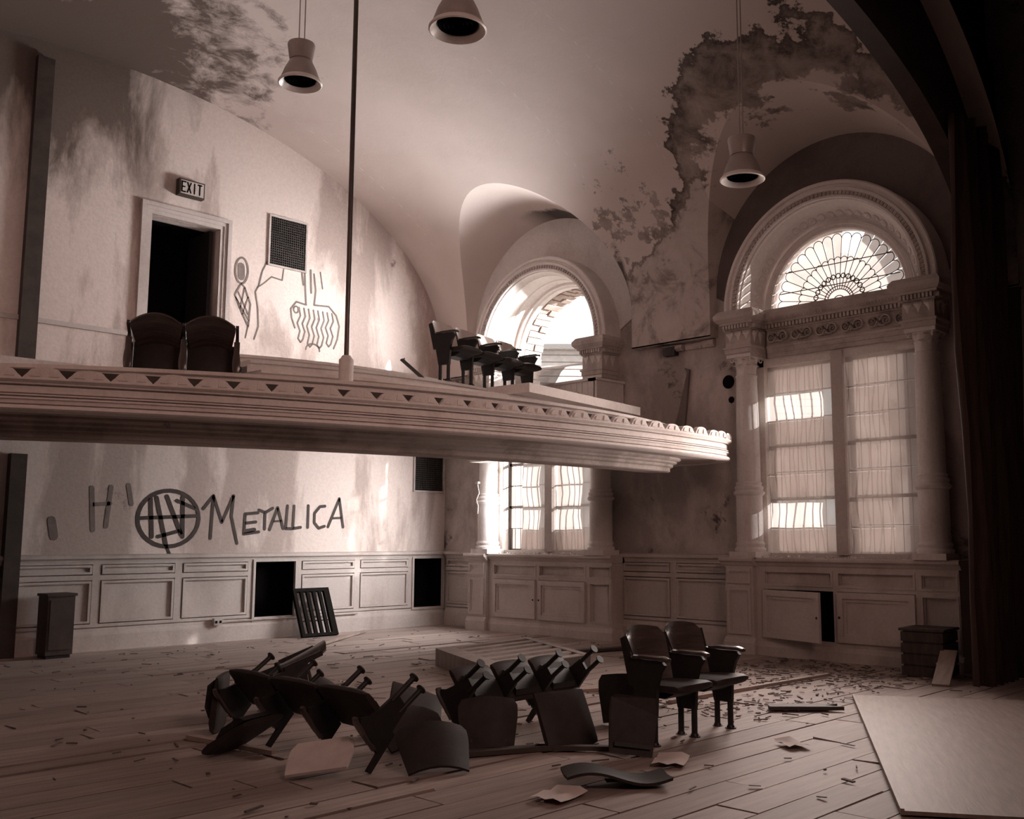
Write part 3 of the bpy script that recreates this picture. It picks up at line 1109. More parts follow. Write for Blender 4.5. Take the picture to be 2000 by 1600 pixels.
# ------------------------------------------------------------------ columns
def leaf_mesh():
    m_ = MB()
    rows = []
    for i in range(7):
        s = i / 6
        wd = 0.045 * (1 - 0.25 * s) * (0.75 + 0.5 * math.sin(PI * s))
        out = 0.0 + 0.018 * s + 0.05 * max(0, s - 0.6) ** 1.2 * 2.2
        z = 0.13 * min(s, 0.85) / 0.85 - 0.10 * max(0, s - 0.85)
        rows.append([(out - 0.008 * abs(q) * 2, q * wd, z) for q in (-1, -0.55, -0.25, 0, 0.25, 0.55, 1)])
    m_.grid(rows)
    rows2 = [[(p[0] - 0.012, p[1], p[2]) for p in r] for r in rows]
    m_.grid(rows2, True)
    return m_.mesh('acanthus_leaf', M['white'], True, 60)


LEAF = leaf_mesh()


def column(c, s, label):
    y = c + s * 1.175
    x = 10.815
    t_ = thing('column', label, 'column', (x, y, 1.165))
    obj('plinth', MB().box(-0.19, -0.19, 0, 0.17, 0.19, 0.07), 'white', t_)
    o_ = lambda z: z - 1.165
    obj('base', MB().lathe([(0.19, 0.07), (0.195, 0.09), (0.19, 0.115), (0.172, 0.125), (0.172, 0.14), (0.182, 0.155), (0.18, 0.175), (0.166, 0.19), (0.166, 0.2)], n=28), 'white', t_, smooth=True, angle=50)
    obj('drum', MB().lathe([(0.163, 0.2), (0.163, 0.76)], n=28), 'white', t_, smooth=True, angle=50)
    obj('drum_ring', MB().lathe([(0.163, 0.76), (0.175, 0.765), (0.195, 0.785), (0.195, 0.805), (0.18, 0.815), (0.168, 0.83), (0.178, 0.85), (0.178, 0.87), (0.16, 0.885), (0.155, 0.9), (0.165, 0.915), (0.15, 0.935)], n=28), 'white', t_, smooth=True, angle=50)
    obj('shaft', MB().lathe([(0.146, 0.93), (0.146, 1.3), (0.14, 1.8), (0.13, 2.25), (0.138, 2.26), (0.138, 2.275), (0.128, 2.285)], n=28), 'white', t_, smooth=True, angle=50)
    cp = obj('capital', MB().lathe([(0.125, 2.28), (0.125, 2.36), (0.14, 2.45), (0.165, 2.495)], n=24), 'white', t_, smooth=True, angle=50)
    for k in range(8):
        a = 2 * PI * k / 8
        link('acanthus_leaf', LEAF, cp, (0.12 * math.cos(a), 0.12 * math.sin(a), 2.28), (0, 0, a))
        a += PI / 8
        link('acanthus_leaf', LEAF, cp, (0.125 * math.cos(a), 0.125 * math.sin(a), 2.345), (0, 0, a), (1.05, 1.05, 1.05))
    m_ = MB()
    for k in range(4):
        a = PI / 4 + PI / 2 * k
        d = Vector((math.cos(a), math.sin(a), 0))
        pts = []
        for j in range(14):
            q = j / 13 * 4.2 * PI * 0.5 + 0.3
            r = 0.008 + 0.026 * (1 - j / 13) ** 1.0
            pts.append(d * (0.185 + r * math.cos(q)) + Vector((0, 0, 2.465 + r * math.sin(q))))
        m_.tube(pts, 0.009, 6)
    obj('volute', m_, 'white', t_, smooth=True)
    obj('abacus', MB().box(-0.175, -0.175, 2.495, 0.175, 0.175, 2.535), 'white', t_)
    # the slim pilaster strip behind the column
    return t_


column(C1, 1, 'white column with leafy capital left of the near window')
column(C1, -1, 'shaded column on the stage side of the near window')
column(C2, 1, 'white column left of the far window, cable looped on its ring')
column(C2, -1, 'grey column right of the far window, reaching up behind the balcony')


# ------------------------------------------------------------------ entablature blocks, beam, archivolts
def scroll_mesh():
    m_ = MB()
    pts = []
    for j in range(30):
        q = j / 29 * 3.6 * PI
        r = 0.012 + 0.05 * (1 - j / 29)
        pts.append((-0.012, r * math.cos(q), r * math.sin(q)))
    m_.tube(pts, [0.013 - 0.006 * j / 29 for j in range(30)], 6)
    m_.tube([(-0.01, 0.062, 0), (-0.014, 0.09, 0.045), (-0.01, 0.135, 0.05), (-0.008, 0.165, 0.015)], [0.012, 0.014, 0.011, 0.005], 6)
    m_.tube([(-0.01, 0.06, -0.02), (-0.012, 0.1, -0.05), (-0.01, 0.14, -0.04)], [0.010, 0.014, 0.004], 6)
    m_.lathe([(0.0, -0.012), (0.014, -0.006), (0.016, 0.0), (0.012, 0.01)], n=8)
    return m_.mesh('scroll', M['ornament'], True, 60)


SCROLL = scroll_mesh()


def cornice_profile(front):
    """(x,z) outline of the entablature from architrave to cornice"""
    f = front
    return [(f, 3.66), (f, 3.71), (f - 0.012, 3.715), (f - 0.012, 3.77), (f - 0.025, 3.775), (f - 0.03, 3.80), (f, 3.805), (f, 4.0),
            (f - 0.015, 4.005), (f - 0.02, 4.02), (f - 0.02, 4.075), (f - 0.055, 4.08), (f - 0.06, 4.105), (f - 0.075, 4.11), (f - 0.11, 4.15), (f - 0.115, 4.20),
            (f - 0.09, 4.235), (f - 0.07, ZA), (XW + 0.05, ZA), (XW + 0.05, 3.66)]


def entab_block(c, s, label, broken=False):
    y = c + s * 1.175
    t_ = thing('entablature_block', label, 'entablature', (0, 0, 0))
    hw = 0.185
    # core with mitred mouldings on three sides
    m_ = MB()
    prof = cornice_profile(10.64)[:-2]
    rows = []
    for x, z in prof:
        o_ = 10.64 - x
        rows.append([(XW + 0.05, y - hw - o_, z), (x, y - hw - o_, z), (x, y + hw + o_, z), (XW + 0.05, y + hw + o_, z)])
    m_.grid(rows)
    m_.add([rows[-1][0], rows[-1][1], rows[-1][2], rows[-1][3]], [(0, 1, 2, 3)])
    m_.add([rows[0][0], rows[0][1], rows[0][2], rows[0][3]], [(3, 2, 1, 0)])
    obj('mouldings', m_, 'ornament', t_)
    m_ = MB()
    for k in range(9):
        q = y - hw - 0.012 + (2 * hw + 0.024) * (k + 0.2) / 9
        m_.box(10.575, q, 4.022, 10.625, q + 0.026, 4.072)
    for k in range(9):
        q = 10.63 + 0.36 * k / 9
        m_.box(q, y - hw - 0.065, 4.022, q + 0.026, y - hw - 0.01, 4.072)
    obj('dentils', m_, 'ornament', t_, kind='stuff')
    for k in range(3):
        link('acanthus_leaf', LEAF, t_, (10.645, y - 0.12 + 0.12 * k, 3.82), (0, 0, PI), (1.2, 1.2, 1.3))
    for k in range(2):
        link('acanthus_leaf', LEAF, t_, (10.73 + 0.14 * k, y - hw, 3.82), (0, 0, -PI / 2), (1.2, 1.2, 1.3))
    return t_


entab_block(C1, 1, 'dentilled block carrying the left foot of the near window arch')
entab_block(C1, -1, 'shaded dentilled block under the right foot of the near window arch')
entab_block(C2, 1, 'sunlit dentilled block under the left foot of the open arch')
entab_block(C2, -1, 'broken dentilled block with leaf carving right of the open arch')

# the beam of the near window
t = thing('entablature_beam', 'carved beam with scrolled frieze and dentils across the near window', 'entablature', (0, 0, 0))
ya, yb_ = C1 - 0.93, C1 + 0.93
mb = MB().prism(cornice_profile(10.93)[:-2] + [(XW + 0.05, ZA), (XW + 0.05, 3.66)], lambda x, z, t2: (x, t2, z), ya, yb_)
obj('mouldings', mb, 'ornament', t)
mb = MB()
n = 38
for k in range(n):
    q = ya + (yb_ - ya) * (k + 0.2) / n
    mb.box(10.862, q, 4.022, 10.913, q + 0.03, 4.072)
obj('dentils', mb, 'ornament', t, kind='stuff')
mb = MB()
n = 46
for k in range(n):
    q = ya + (yb_ - ya) * (k + 0.5) / n
    mb.lathe([(0.001, 4.112), (0.013, 4.12), (0.015, 4.135), (0.001, 4.15)], 10.845, q, 6)
obj('egg_moulding', mb, 'ornament', t, kind='stuff')
for k in range(11):
    yy = ya + (yb_ - ya) * (k + 0.5) / 11
    link('scroll', SCROLL, t, (10.928, yy, 3.905), (0, 0, 0), (2.4, 1.05 if k % 2 else -1.05, 1.1 if k % 2 else -1.1))


def ring(mb, c, prof, n=64, a0=0.0, a1=PI):
    rows = []
    for i in range(n + 1):
        t_ = a0 + (a1 - a0) * i / n
        rows.append([(x, c + r * math.cos(t_), ZA + r * math.sin(t_)) for r, x in prof])
    mb.grid(rows)
    for i in (0, n):
        mb.add(rows[i], [tuple(range(len(prof)))] if len(prof) > 2 else [])


def rosette_mesh():
    m_ = MB()
    m_.lathe([(0.05, 0), (0.05, 0.008), (0.04, 0.014), (0.03, 0.008), (0.022, 0.012), (0.012, 0.02), (0.001, 0.022)], n=12)
    return m_.mesh('rosette', M['white'], True, 60)


ROS = rosette_mesh()


def window_arch(c, label, fan):
    t_ = thing('window_arch', label, 'arch', (0, 0, 0))
    m_ = MB()
    ring(m_, c, [(1.41, 11.02), (1.41, 10.70), (1.40, 10.67), (1.385, 10.66), (1.355, 10.66), (1.345, 10.685), (1.32, 10.685), (1.31, 10.66), (1.305, 10.65), (1.275, 10.65), (1.26, 10.675),
                  (1.225, 10.675), (1.215, 10.66), (1.19, 10.66), (1.185, 10.69), (1.17, 10.70), (1.165, 10.74), (1.165, 11.02)])
    obj('archivolt', m_, 'white', t_, smooth=True, angle=30)
    m_ = MB()
    n = 74
    for k in range(n):
        a = PI * (k + 0.5) / n
        q = Vector((10.668, c + 1.243 * math.cos(a), ZA + 1.243 * math.sin(a)))
        d = Vector((0, math.cos(a), math.sin(a)))
        m_.bar(q - d * 0.022, q + d * 0.022, 0.03, 0.03, (1, 0, 0))
    obj('egg_moulding', m_, 'ornament', t_, kind='stuff')
    m_ = MB()
    if fan:
        ring(m_, c, [(1.165, 10.74), (1.14, 10.80), (1.125, 10.84), (1.12, 10.85), (1.125, 10.86), (1.00, 11.03), (0.985, 11.03), (0.985, 11.06), (1.19, 11.06)])
        obj('soffit', m_, 'white', t_, smooth=True, angle=30)
        so = Vector((0, 0, 0))
        n = 27
        for k in range(n):
            a = PI * (k + 0.5) / n
            r, x = 1.065, 10.94
            nrm = Vector((-0.6, -0.8 * math.cos(a), -0.8 * math.sin(a)))
            o = link('rosette', ROS, t_, (x, c + r * math.cos(a), ZA + r * math.sin(a)))
            o.rotation_euler = nrm.to_track_quat('Z', 'Y').to_euler()
            if k in (6, 7, 8):
                o.scale = (0.6, 0.6, 0.3)
        m_ = MB()
        ring(m_, c, [(0.99, 11.0), (0.985, 10.985), (0.95, 10.98), (0.935, 10.995), (0.90, 11.0), (0.885, 11.02), (0.885, 11.14), (0.99, 11.14)])
        obj('inner_frame', m_, 'white', t_, smooth=True, angle=30)
    else:
        ring(m_, c, [(1.165, 10.74), (1.15, 10.82), (1.135, 10.84), (1.14, 10.86), (1.135, 11.1), (1.12, 11.12), (1.12, 11.16), (1.135, 11.17), (1.12, 11.3), (1.19, 11.3)])
        obj('soffit', m_, 'white', t_, smooth=True, angle=30)
        m_ = MB()
        ring(m_, c, [(1.13, 11.3), (1.08, 11.3), (1.075, 11.34), (1.05, 11.36), (1.05, 11.46), (1.19, 11.46)])
        obj('inner_frame', m_, 'white', t_, smooth=True, angle=30)
    return t_


window_arch(C1, 'moulded round arch with rosettes over the near window fanlight', True)
window_arch(C2, 'bright moulded arch of the open far window without glass', False)

# lower jamb strips (slim pilasters) beside the lower windows
for c in (C1, C2):
    for s in (-1, 1):
        y = c + s * 1.06
        pass

# ------------------------------------------------------------------ windows: frames, bars, sheets
XG = 11.10


def lower_window(name, c, post):
    root = sempty(name)
    m_ = MB()
    w0, w1 = c - HW, c + HW
    zt = ZT
    m_.box(10.99, w1 - 0.14, 1.16, 11.16, w1, zt).box(10.99, w0, 1.16, 11.16, w0 + 0.14, zt)
    m_.box(10.99, w0, zt - 0.10, 11.16, w1, zt).box(10.99, w0, 1.16, 11.2, w1, 1.22)
    m_.box(11.02, c - 0.06, 1.22, 11.16, c + 0.06, zt - 0.1)
    obj('window_frame', m_, 'white', root)
    obj('centre_post', MB().box(10.955, c - 0.075, 1.2, 11.0, c + 0.075, zt - 0.02), post, root)
    # leaded sashes behind the sheet
    for s in (-1, 1):
        a, b_ = sorted((c + s * 0.06, c + s * (HW - 0.14)))
        m_ = MB()
        m_.box(11.14, a, 1.22, 11.18, a + 0.05, zt - 0.1).box(11.14, b_ - 0.05, 1.22, 11.18, b_, zt - 0.1)
        nz = 7
        for k in range(nz + 1):
            z = 1.22 + (zt - 0.1 - 1.22) * k / nz
            m_.box(11.14, a, z - (0.02 if k in (0, 2, 4, 7) else 0.006), 11.17, b_, z + (0.02 if k in (0, 2, 4, 7) else 0.006))
        for k in range(1, 8):
            y_ = a + (b_ - a) * k / 8
            m_.box(11.15, y_ - 0.003, 1.22, 11.16, y_ + 0.003, zt - 0.1)
        obj('sash', m_, 'lead', root)
        for k in range(nz):
            z0 = 1.22 + (zt - 1.32) * k / nz + 0.01
            z1 = 1.22 + (zt - 1.32) * (k + 1) / nz - 0.01
            if (s, k) in (((1, 5), (1, 1)) if c == C1 else [(s, q) for q in range(1, 7)]):
                continue
            obj('pane', MB().box(11.165, a + 0.05, z0, 11.168, b_ - 0.05, z1), 'glass', root)
    # slack plastic sheeting, one piece over each half
    for s in (-1, 1):
        a, b_ = sorted((c + s * 0.03, c + s * (HW - (0.50 if (c == C2 and s == 1) else 0.12))))
        rows = []
        for i in range(15):
            z = 1.21 + (zt - 0.06 - 1.21) * i / 14
            rows.append([(11.07 + 0.012 * math.sin(7 * z + 3 * (a + (b_ - a) * k / 10)) + 0.008 * math.sin(13 * (a + (b_ - a) * k / 10) - 3 * z), a + (b_ - a) * k / 10, z) for k in range(11)])
        m_ = MB().grid(rows)
        obj('plastic_sheet', m_, 'plastic', root, smooth=True, label='translucent plastic sheeting over the sash')
    return root


w1 = lower_window('window_1', C1, 'trim')
w2 = lower_window('window_2', C2, 'trim')

# fanlight of the near window
mb = MB()


def arc_tube(mb, r, a0, a1, n=24, rad=0.006, cy=C1, cz=ZA, x=11.08):
    mb.tube([(x, cy + r * math.cos(a0 + (a1 - a0) * k / n), cz + r * math.sin(a0 + (a1 - a0) * k / n)) for k in range(n + 1)], rad, 6)


NP = 19
for k in range(NP + 1):
    a = PI * k / NP
    mb.tube([(11.08, C1 + 0.16 * math.cos(a), ZA + 0.16 * math.sin(a)), (11.08, C1 + 0.79 * math.cos(a), ZA + 0.79 * math.sin(a))], 0.005, 5)
for rr_ in (0.08, 0.16, 0.2):
    arc_tube(mb, rr_, 0, PI)
for rr_, k_, rad_ in ((0.79, NP, 0.005), (0.52, NP, 0.005)):
    for k in range(k_):
        a0, a1 = PI * k / k_, PI * (k + 1) / k_
        am = (a0 + a1) / 2
        h = rr_ * math.sin((a1 - a0) / 2)
        cy, cz = C1 + rr_ * math.cos(am), ZA + rr_ * math.sin(am)
        arc_tube(mb, h, am - PI / 2, am + PI / 2, 8, rad_, cy, cz)
for k in range(15):
    a = PI * (k + 0.5) / 15
    r = 0.325
    arc_tube(mb, 0.03, 0, 2 * PI, 10, 0.007, C1 + r * math.cos(a), ZA + r * math.sin(a))
mb.tube([(11.06, C1 - 0.8, ZA + 0.22), (11.06, C1 + 0.8, ZA + 0.22)], 0.006, 6)
mb.tube([(11.06, C1 - 0.72, ZA + 0.48), (11.06, C1 + 0.72, ZA + 0.48)], 0.006, 6)
fan = obj('fanlight_bars', mb, 'lead', w1, smooth=True)
for k in range(NP):
    if k in (10, 11):
        continue
    a0, a1 = PI * k / NP + 0.006, PI * (k + 1) / NP - 0.006
    pts = [(0.16, a0), (0.885, a0), (0.885, (a0 + a1) / 2), (0.885, a1), (0.16, a1)]
    m_ = MB().prism([(r * math.cos(a), r * math.sin(a)) for r, a in pts], lambda u, z, d: (11.10 + d, C1 + u, ZA + z), 0, 0.003)
    obj('fan_pane', m_, 'glass', w1)
m_ = MB().prism([(0.16 * math.cos(PI * k / 16), 0.16 * math.sin(PI * k / 16)) for k in range(17)], lambda u, z, d: (11.10 + d, C1 + u, ZA + z), 0, 0.003)
obj('fan_pane', m_, 'glass', w1)
for k in (10, 11):
    a0, a1 = PI * k / NP + 0.006, PI * (k + 1) / NP - 0.006
    pts = [(0.16, a0), (0.56, a0), (0.62, (a0 * 0.6 + a1 * 0.4)), (0.54, a1), (0.16, a1)]
    m_ = MB().prism([(r * math.cos(a), r * math.sin(a)) for r, a in pts], lambda u, z, d: (11.10 + d, C1 + u, ZA + z), 0, 0.003)
    obj('fan_pane', m_, 'glass', w1, label='fanlight pane broken off at its outer end')

# masonry of the far window's outer reveal
mb = MB()
for i in range(22):
    for j in range(3):
        a = PI * (1 - 0.5) if False else None
for i in range(30):
    t0, t1 = PI * i / 30 + 0.006, PI * (i + 1) / 30 - 0.006
    for j in range(2):
        x0 = 11.47 + j * 0.2
        m_pts = [(r, a) for r, a in ((1.03 + 0.012 * ((i + j) % 3), t0), (1.03 + 0.012 * ((i + j) % 3), t1), (1.2, t1), (1.2, t0))]
        mb.prism([(r * math.cos(a), r * math.sin(a)) for r, a in m_pts], lambda u, z, d: (d, C2 + u, ZA + z), x0, x0 + 0.19)
for k in range(6):
    z = 3.76 + k * 0.084
    for j in range(2):
        for s in (-1, 1):
            y_a = C2 + s * (1.04 + 0.014 * ((k + j) % 2))
            y_b = C2 + s * 1.3
            mb.box(11.47 + j * 0.2 - 0.05 * (k % 2), min(y_a, y_b), z, 11.65 + j * 0.2 - 0.05 * (k % 2), max(y_a, y_b), z + 0.076)
obj('reveal_bricks', mb, 'brick', w2, kind='stuff')

# black round hole, iron bracket box and torn plaster on the window wall
mb = MB().tube([(XW - 0.012, 7.36, 3.43), (XW - 0.006, 7.36, 3.43), (XW + 0.01, 7.36, 3.43)], [0.085, 0.09, 0.09], 18)
obj('vent_hole', mb, 'void', wall_right, smooth=True)
mb = MB().tube([(XW - 0.008, 7.32, 3.19), (XW + 0.01, 7.32, 3.19)], [0.045, 0.05], 7)
obj('plaster_hole', mb, 'void', wall_right)
mb = MB()
rg = random.Random(3)
y = C1 + RE + 0.02
while y < C2 - RE - 0.35:
    L = rg.uniform(0.14, 0.34)
    if not (8.15 < y < 8.4):
        h = rg.uniform(0.07, 0.10)
        dd = rg.uniform(0.05, 0.10)
        mb2 = MB().prism([(0, 0), (-dd * 0.6, 0.0), (-dd, h * 0.4), (-dd * 0.9, h), (0, h * 1.05)], lambda d, z, t2: (XW + d, t2, 3.93 + z), y, y + L)
        obj('course_stone', mb2, 'right', wall_right)
    y += L + rg.uniform(0.0, 0.03)
mb = MB().box(XW - 0.10, 8.16, 3.88, XW + 0.01, 8.36, 4.0)
mb.box(XW - 0.105, 8.2, 3.90, XW - 0.10, 8.32, 3.98)
obj('bracket_box', mb, 'grille', wall_right, label='dark iron bracket box set in the broken string course')
mb = MB().prism([(7.96, 3.66), (8.04, 3.69), (8.0, 3.62), (8.22, 2.86), (8.06, 2.84)], lambda u, z, d: (XW - d, u, z), 0.0, 0.04)
obj('torn_plaster', mb, 'end', wall_right, label='dark wedge of torn plaster hanging on the wall')

# ------------------------------------------------------------------ balcony
bal = thing('balcony', 'curved white balcony with scalloped rim sweeping across the hall', 'balcony')


def front_path():
    pts = []
    cx, cy, rad = 8.3, 19.72, 13.0
    x = -0.95
    while x < 9.95:
        pts.append((x, cy - math.sqrt(rad * rad - (x - cx) ** 2)))
        x += 0.25
    x0, y0_ = 9.95, cy - math.sqrt(rad * rad - (9.95 - cx) ** 2)
    # rounded end
    q0 = Vector((x0, y0_))
    q1 = Vector((10.72, y0_ + 0.10))
    q2 = Vector((10.68, y0_ + 0.95))
    for k in range(1, 13):
        t_ = k / 12
        p = q0 * (1 - t_) ** 2 + q1 * 2 * t_ * (1 - t_) + q2 * t_ * t_
        pts.append((p.x, p.y))
    pts.append((10.66, y0_ + 1.5))
    return [Vector((p[0], p[1])) for p in pts]


FP = front_path()


def normals(P):
    out = []
    for i in range(len(P)):
        d = (P[min(i + 1, len(P) - 1)] - P[max(i - 1, 0)]).normalized()
        out.append(Vector((d.y, -d.x)))
    return out


FN = normals(FP)


def sweep(mb, P, N, prof, closed=False):
    rows = []
    for p, n_ in zip(P, N):
        rows.append([(p.x + n_.x * o, p.y + n_.y * o, z) for o, z in prof])
    mb.grid(rows, closed=closed)
    for r in (rows[0], rows[-1]):
        mb.add(r, [tuple(range(len(r)))])


mb = MB()
sweep(mb, FP, FN, [(-0.12, 2.58), (0.05, 2.58), (0.05, 2.566), (0.035, 2.556), (0.015, 2.546), (0.012, 2.536), (-0.03, 2.534), (-0.03, 2.524), (-0.004, 2.522), (-0.004, 2.472), (-0.03, 2.470), (-0.03, 2.462),
                   (0.010, 2.460), (0.012, 2.450), (-0.025, 2.448), (-0.025, 2.440), (0.014, 2.438), (0.016, 2.424), (-0.004, 2.42), (-0.006, 2.392), (-0.035, 2.390), (-0.035, 2.381), (0.012, 2.379), (0.024, 2.368), (0.03, 2.352), (0.014, 2.34), (0.0, 2.335), (-0.12, 2.335)], True)
obj('fascia', mb, 'white', bal, smooth=True, angle=25)
# soffit: a flat outer band, then raked upwards to the back wall under the seating
rows = []
for p, n_ in zip(FP, FN):
    a = p - n_ * 0.05
    b_ = p - n_ * 0.62
    rows.append([(a.x, a.y, 2.345), (b_.x, b_.y, 2.345)])
obj('soffit', MB().grid(rows), 'ornament', bal)
rows = []
for p, n_ in zip(FP, FN):
    b_ = p - n_ * 0.6
    rows.append([(b_.x, b_.y, 2.34), (b_.x * 0.8 + 0.2 * min(p.x, 10.9), b_.y * 0.8 + 0.2 * (YB - 0.01), 2.52), (min(p.x, 10.9), YB - 0.01, 3.02)])
obj('raked_soffit', MB().grid(rows), 'ornament', bal)
# inner stepped beam under the soffit
IP = [Vector((p.x, p.y + 0.0)) for p in FP if p.x < 9.3]
IN_ = FN[:len(IP)]
IP = [p - n_ * 0.5 for p, n_ in zip(IP, IN_)]
for k in range(1, 9):
    t_ = k / 8
    a = IP[len(IN_) - 1]
    q1, q2 = Vector((9.80, a.y + 0.02)), Vector((9.80, a.y + 0.25))
    IP.append(a * (1 - t_) ** 2 + q1 * 2 * t_ * (1 - t_) + q2 * t_ * t_)

IN_ = normals(IP)
mb = MB()
sweep(mb, IP, IN_, [(-0.3, 2.35), (0.13, 2.35), (0.13, 2.325), (0.11, 2.31), (0.085, 2.305), (0.08, 2.285), (0.06, 2.275), (0.04, 2.27), (0.035, 2.245), (0.015, 2.235), (0.0, 2.23), (0.0, 2.19), (-0.02, 2.18), (-0.3, 2.18)], True)
obj('inner_beam', mb, 'ornament', bal, smooth=True, angle=25)
# floor slab of the balcony
rows = []
for p, n_ in zip(FP, FN):
    a = p - n_ * 0.06
    b_ = p - n_ * 1.0
    rows.append([(a.x, a.y, 2.57), (b_.x, b_.y, 2.57)])
obj('deck', MB().grid(rows), 'ornament', bal)

# scallops along the rim, one by one
SC_W = 0.30
m_ = MB()
poly = [(-0.149, 0.0), (-0.140, 0.012), (-0.118, 0.034), (-0.10, 0.058), (-0.085, 0.07), (-0.05, 0.08), (0.0, 0.084), (0.05, 0.08), (0.085, 0.07), (0.10, 0.058), (0.118, 0.034), (0.140, 0.012), (0.149, 0.0)]
m_.prism(poly, lambda u, z, d: (u, d, z), -0.022, 0.03)
for s in (-1, 1):
    m_.prism([(s * 0.03, 0.012), (s * 0.10, 0.012), (s * 0.075, 0.05), (s * 0.035, 0.06)], lambda u, z, d: (u, d, z), -0.03, -0.02)
SCAL = m_.mesh('scallop', M['white'])
mb = MB()
sweep(mb, FP, FN, [(-0.05, 2.57), (-0.04, 2.57), (-0.04, 2.655), (-0.05, 2.655)], True)
obj('shade_strip', mb, 'darkwood', bal)  # dark strip colours in the shaded gutter behind the scallops
acc = 0.0
nxt = 0.1
rs = random.Random(11)
for i in range(len(FP) - 1):
    a, b_ = FP[i], FP[i + 1]
    L = (b_ - a).length
    while nxt <= acc + L:
        p = a.lerp(b_, (nxt - acc) / L)
        d = (b_ - a).normalized()
        if p.x > 1.9:
            n_ = Vector((d.y, -d.x))
            link('scallop', SCAL, bal, (p.x + n_.x * 0.012, p.y + n_.y * 0.012, 2.58), (rs.gauss(0, 0.02), 0, math.atan2(d.y, d.x)), (1, 1, rs.uniform(0.88, 1.1)))
        step = SC_W if p.x < 9.6 else 0.2
        nxt += step
    acc += L

# seating steps: concentric curved risers
SCX, SCY = 7.3, 14.66


def riser(r_out, r_in, z0, z1, xl, xr, name='riser'):
    m_ = MB()
    rows = []
    n = 40
    rows2 = []
    for i in range(n + 1):
        x = xl + (xr - xl) * i / n
        yo = SCY - math.sqrt(max(0.01, r_out ** 2 - (x - SCX) ** 2))
        yi = YB - 0.01 if r_in is None else SCY - math.sqrt(max(0.01, r_in ** 2 - (x - SCX) ** 2)) + 0.06
        rows.append([(x, yo + 0.05, z0), (x, yo + 0.05, z1 - 0.035), (x, yo, z1 - 0.03), (x, yo, z1), (x, yi, z1), (x, yi, z1 - 0.06), (x, yo + 0.06, z1 - 0.06), (x, yo + 0.06, z0)])
    m_.grid(rows, closed=True)
    for r in (rows[0], rows[-1]):
        m_.add(r, [tuple(range(8))])
    return obj(name, m_, 'white', bal, smooth=True, angle=25)


riser(7.70, 5.5, 2.575, 2.755, 1.2, 10.6, 'curb')
riser(6.90, 5.7, 2.755, 2.93, 4.75, 10.6, 'step')
riser(5.70, 4.85, 2.93, 3.22, 5.25, 10.6, 'step')
riser(4.85, None, 3.22, 3.42, 5.35, 10.6, 'step')
obj('landing', MB().box(-0.95, 11.4, 3.05, 5.2, YB - 0.01, 3.30), 'white', bal)

# beadboard wall in front of the open window, on the balcony
t = thing('beadboard_low_wall', 'low beadboard wall on the balcony before the open arch', 'low wall', (0, 0, 0))
mb = MB().box(10.40, 9.17, 2.57, 10.62, 11.75, 3.58).box(10.40, 9.13, 2.57, XW - 0.02, 9.25, 3.58)
obj('low_wall_core', mb, 'white', t)
for k in range(24):
    y = 9.18 + k * 0.107
    obj('beadboard', MB().box(10.388, y, 2.6, 10.402, y + 0.10, 3.57), 'white', t)
mb = MB().box(10.37, 9.12, 3.58, 10.66, 11.8, 3.615).box(10.37, 9.10, 3.58, XW - 0.02, 9.27, 3.615)
obj('cap_board', mb, 'white', t)

# plastic sheet thrown over the wall and sill
rows = []
for i in range(13):
    u = i / 12
    y = 9.75 + 1.75 * u
    row = []
    for k in range(11):
        s = k / 10
        x = 11.1 - 0.95 * s
        z = 3.93 - 0.02 * math.sin(6 * s + 5 * u) - (0.30 * s if s < 0.75 else 0.30 * 0.75 + (s - 0.75) * 1.2) + 0.04 * math.sin(9 * u + 4 * s) * s + 0.10 * u * (1 - u) + 0.09
        row.append((x, y, max(z, 3.63) if x > 10.36 else z))
    rows.append(row)
obj('plastic_sheet', MB().grid(rows), 'plastic', None, smooth=True, label='crumpled plastic sheet draped over the beadboard wall on the balcony', category='plastic sheet')

# loose slab resting on the balcony curb
t = thing('loose_board', 'thick pale board lying across the balcony edge by the right end', 'board', (7.42, 7.46, 2.94), (0, math.radians(1.0), math.radians(6.5)))
obj('board_top', MB().box(0, 0, 0.0, 2.15, 0.55, 0.075), 'white', t)
mb = MB().box(-0.012, -0.012, -0.015, 2.162, 0.02, 0.085).box(-0.012, 0.02, -0.015, 0.02, 0.562, 0.085)
obj('edge_strip', mb, 'white', t)

# pole with sleeve
t = thing('pole', 'thin tall pole rising from the balcony curb to the vault', 'pole', (5.10, 7.42, 2.755))
obj('shaft', MB().tube([(0, 0, 0.2), (0, 0, 4.87)], 0.022, 12), 'pipe', t, smooth=True)
obj('sleeve', MB().lathe([(0.064, 0), (0.064, 0.205), (0.058, 0.215), (0.05, 0.22), (0.04, 0.24), (0.034, 0.245), (0.018, 0.247)], n=24), 'white', t, smooth=True, angle=50)


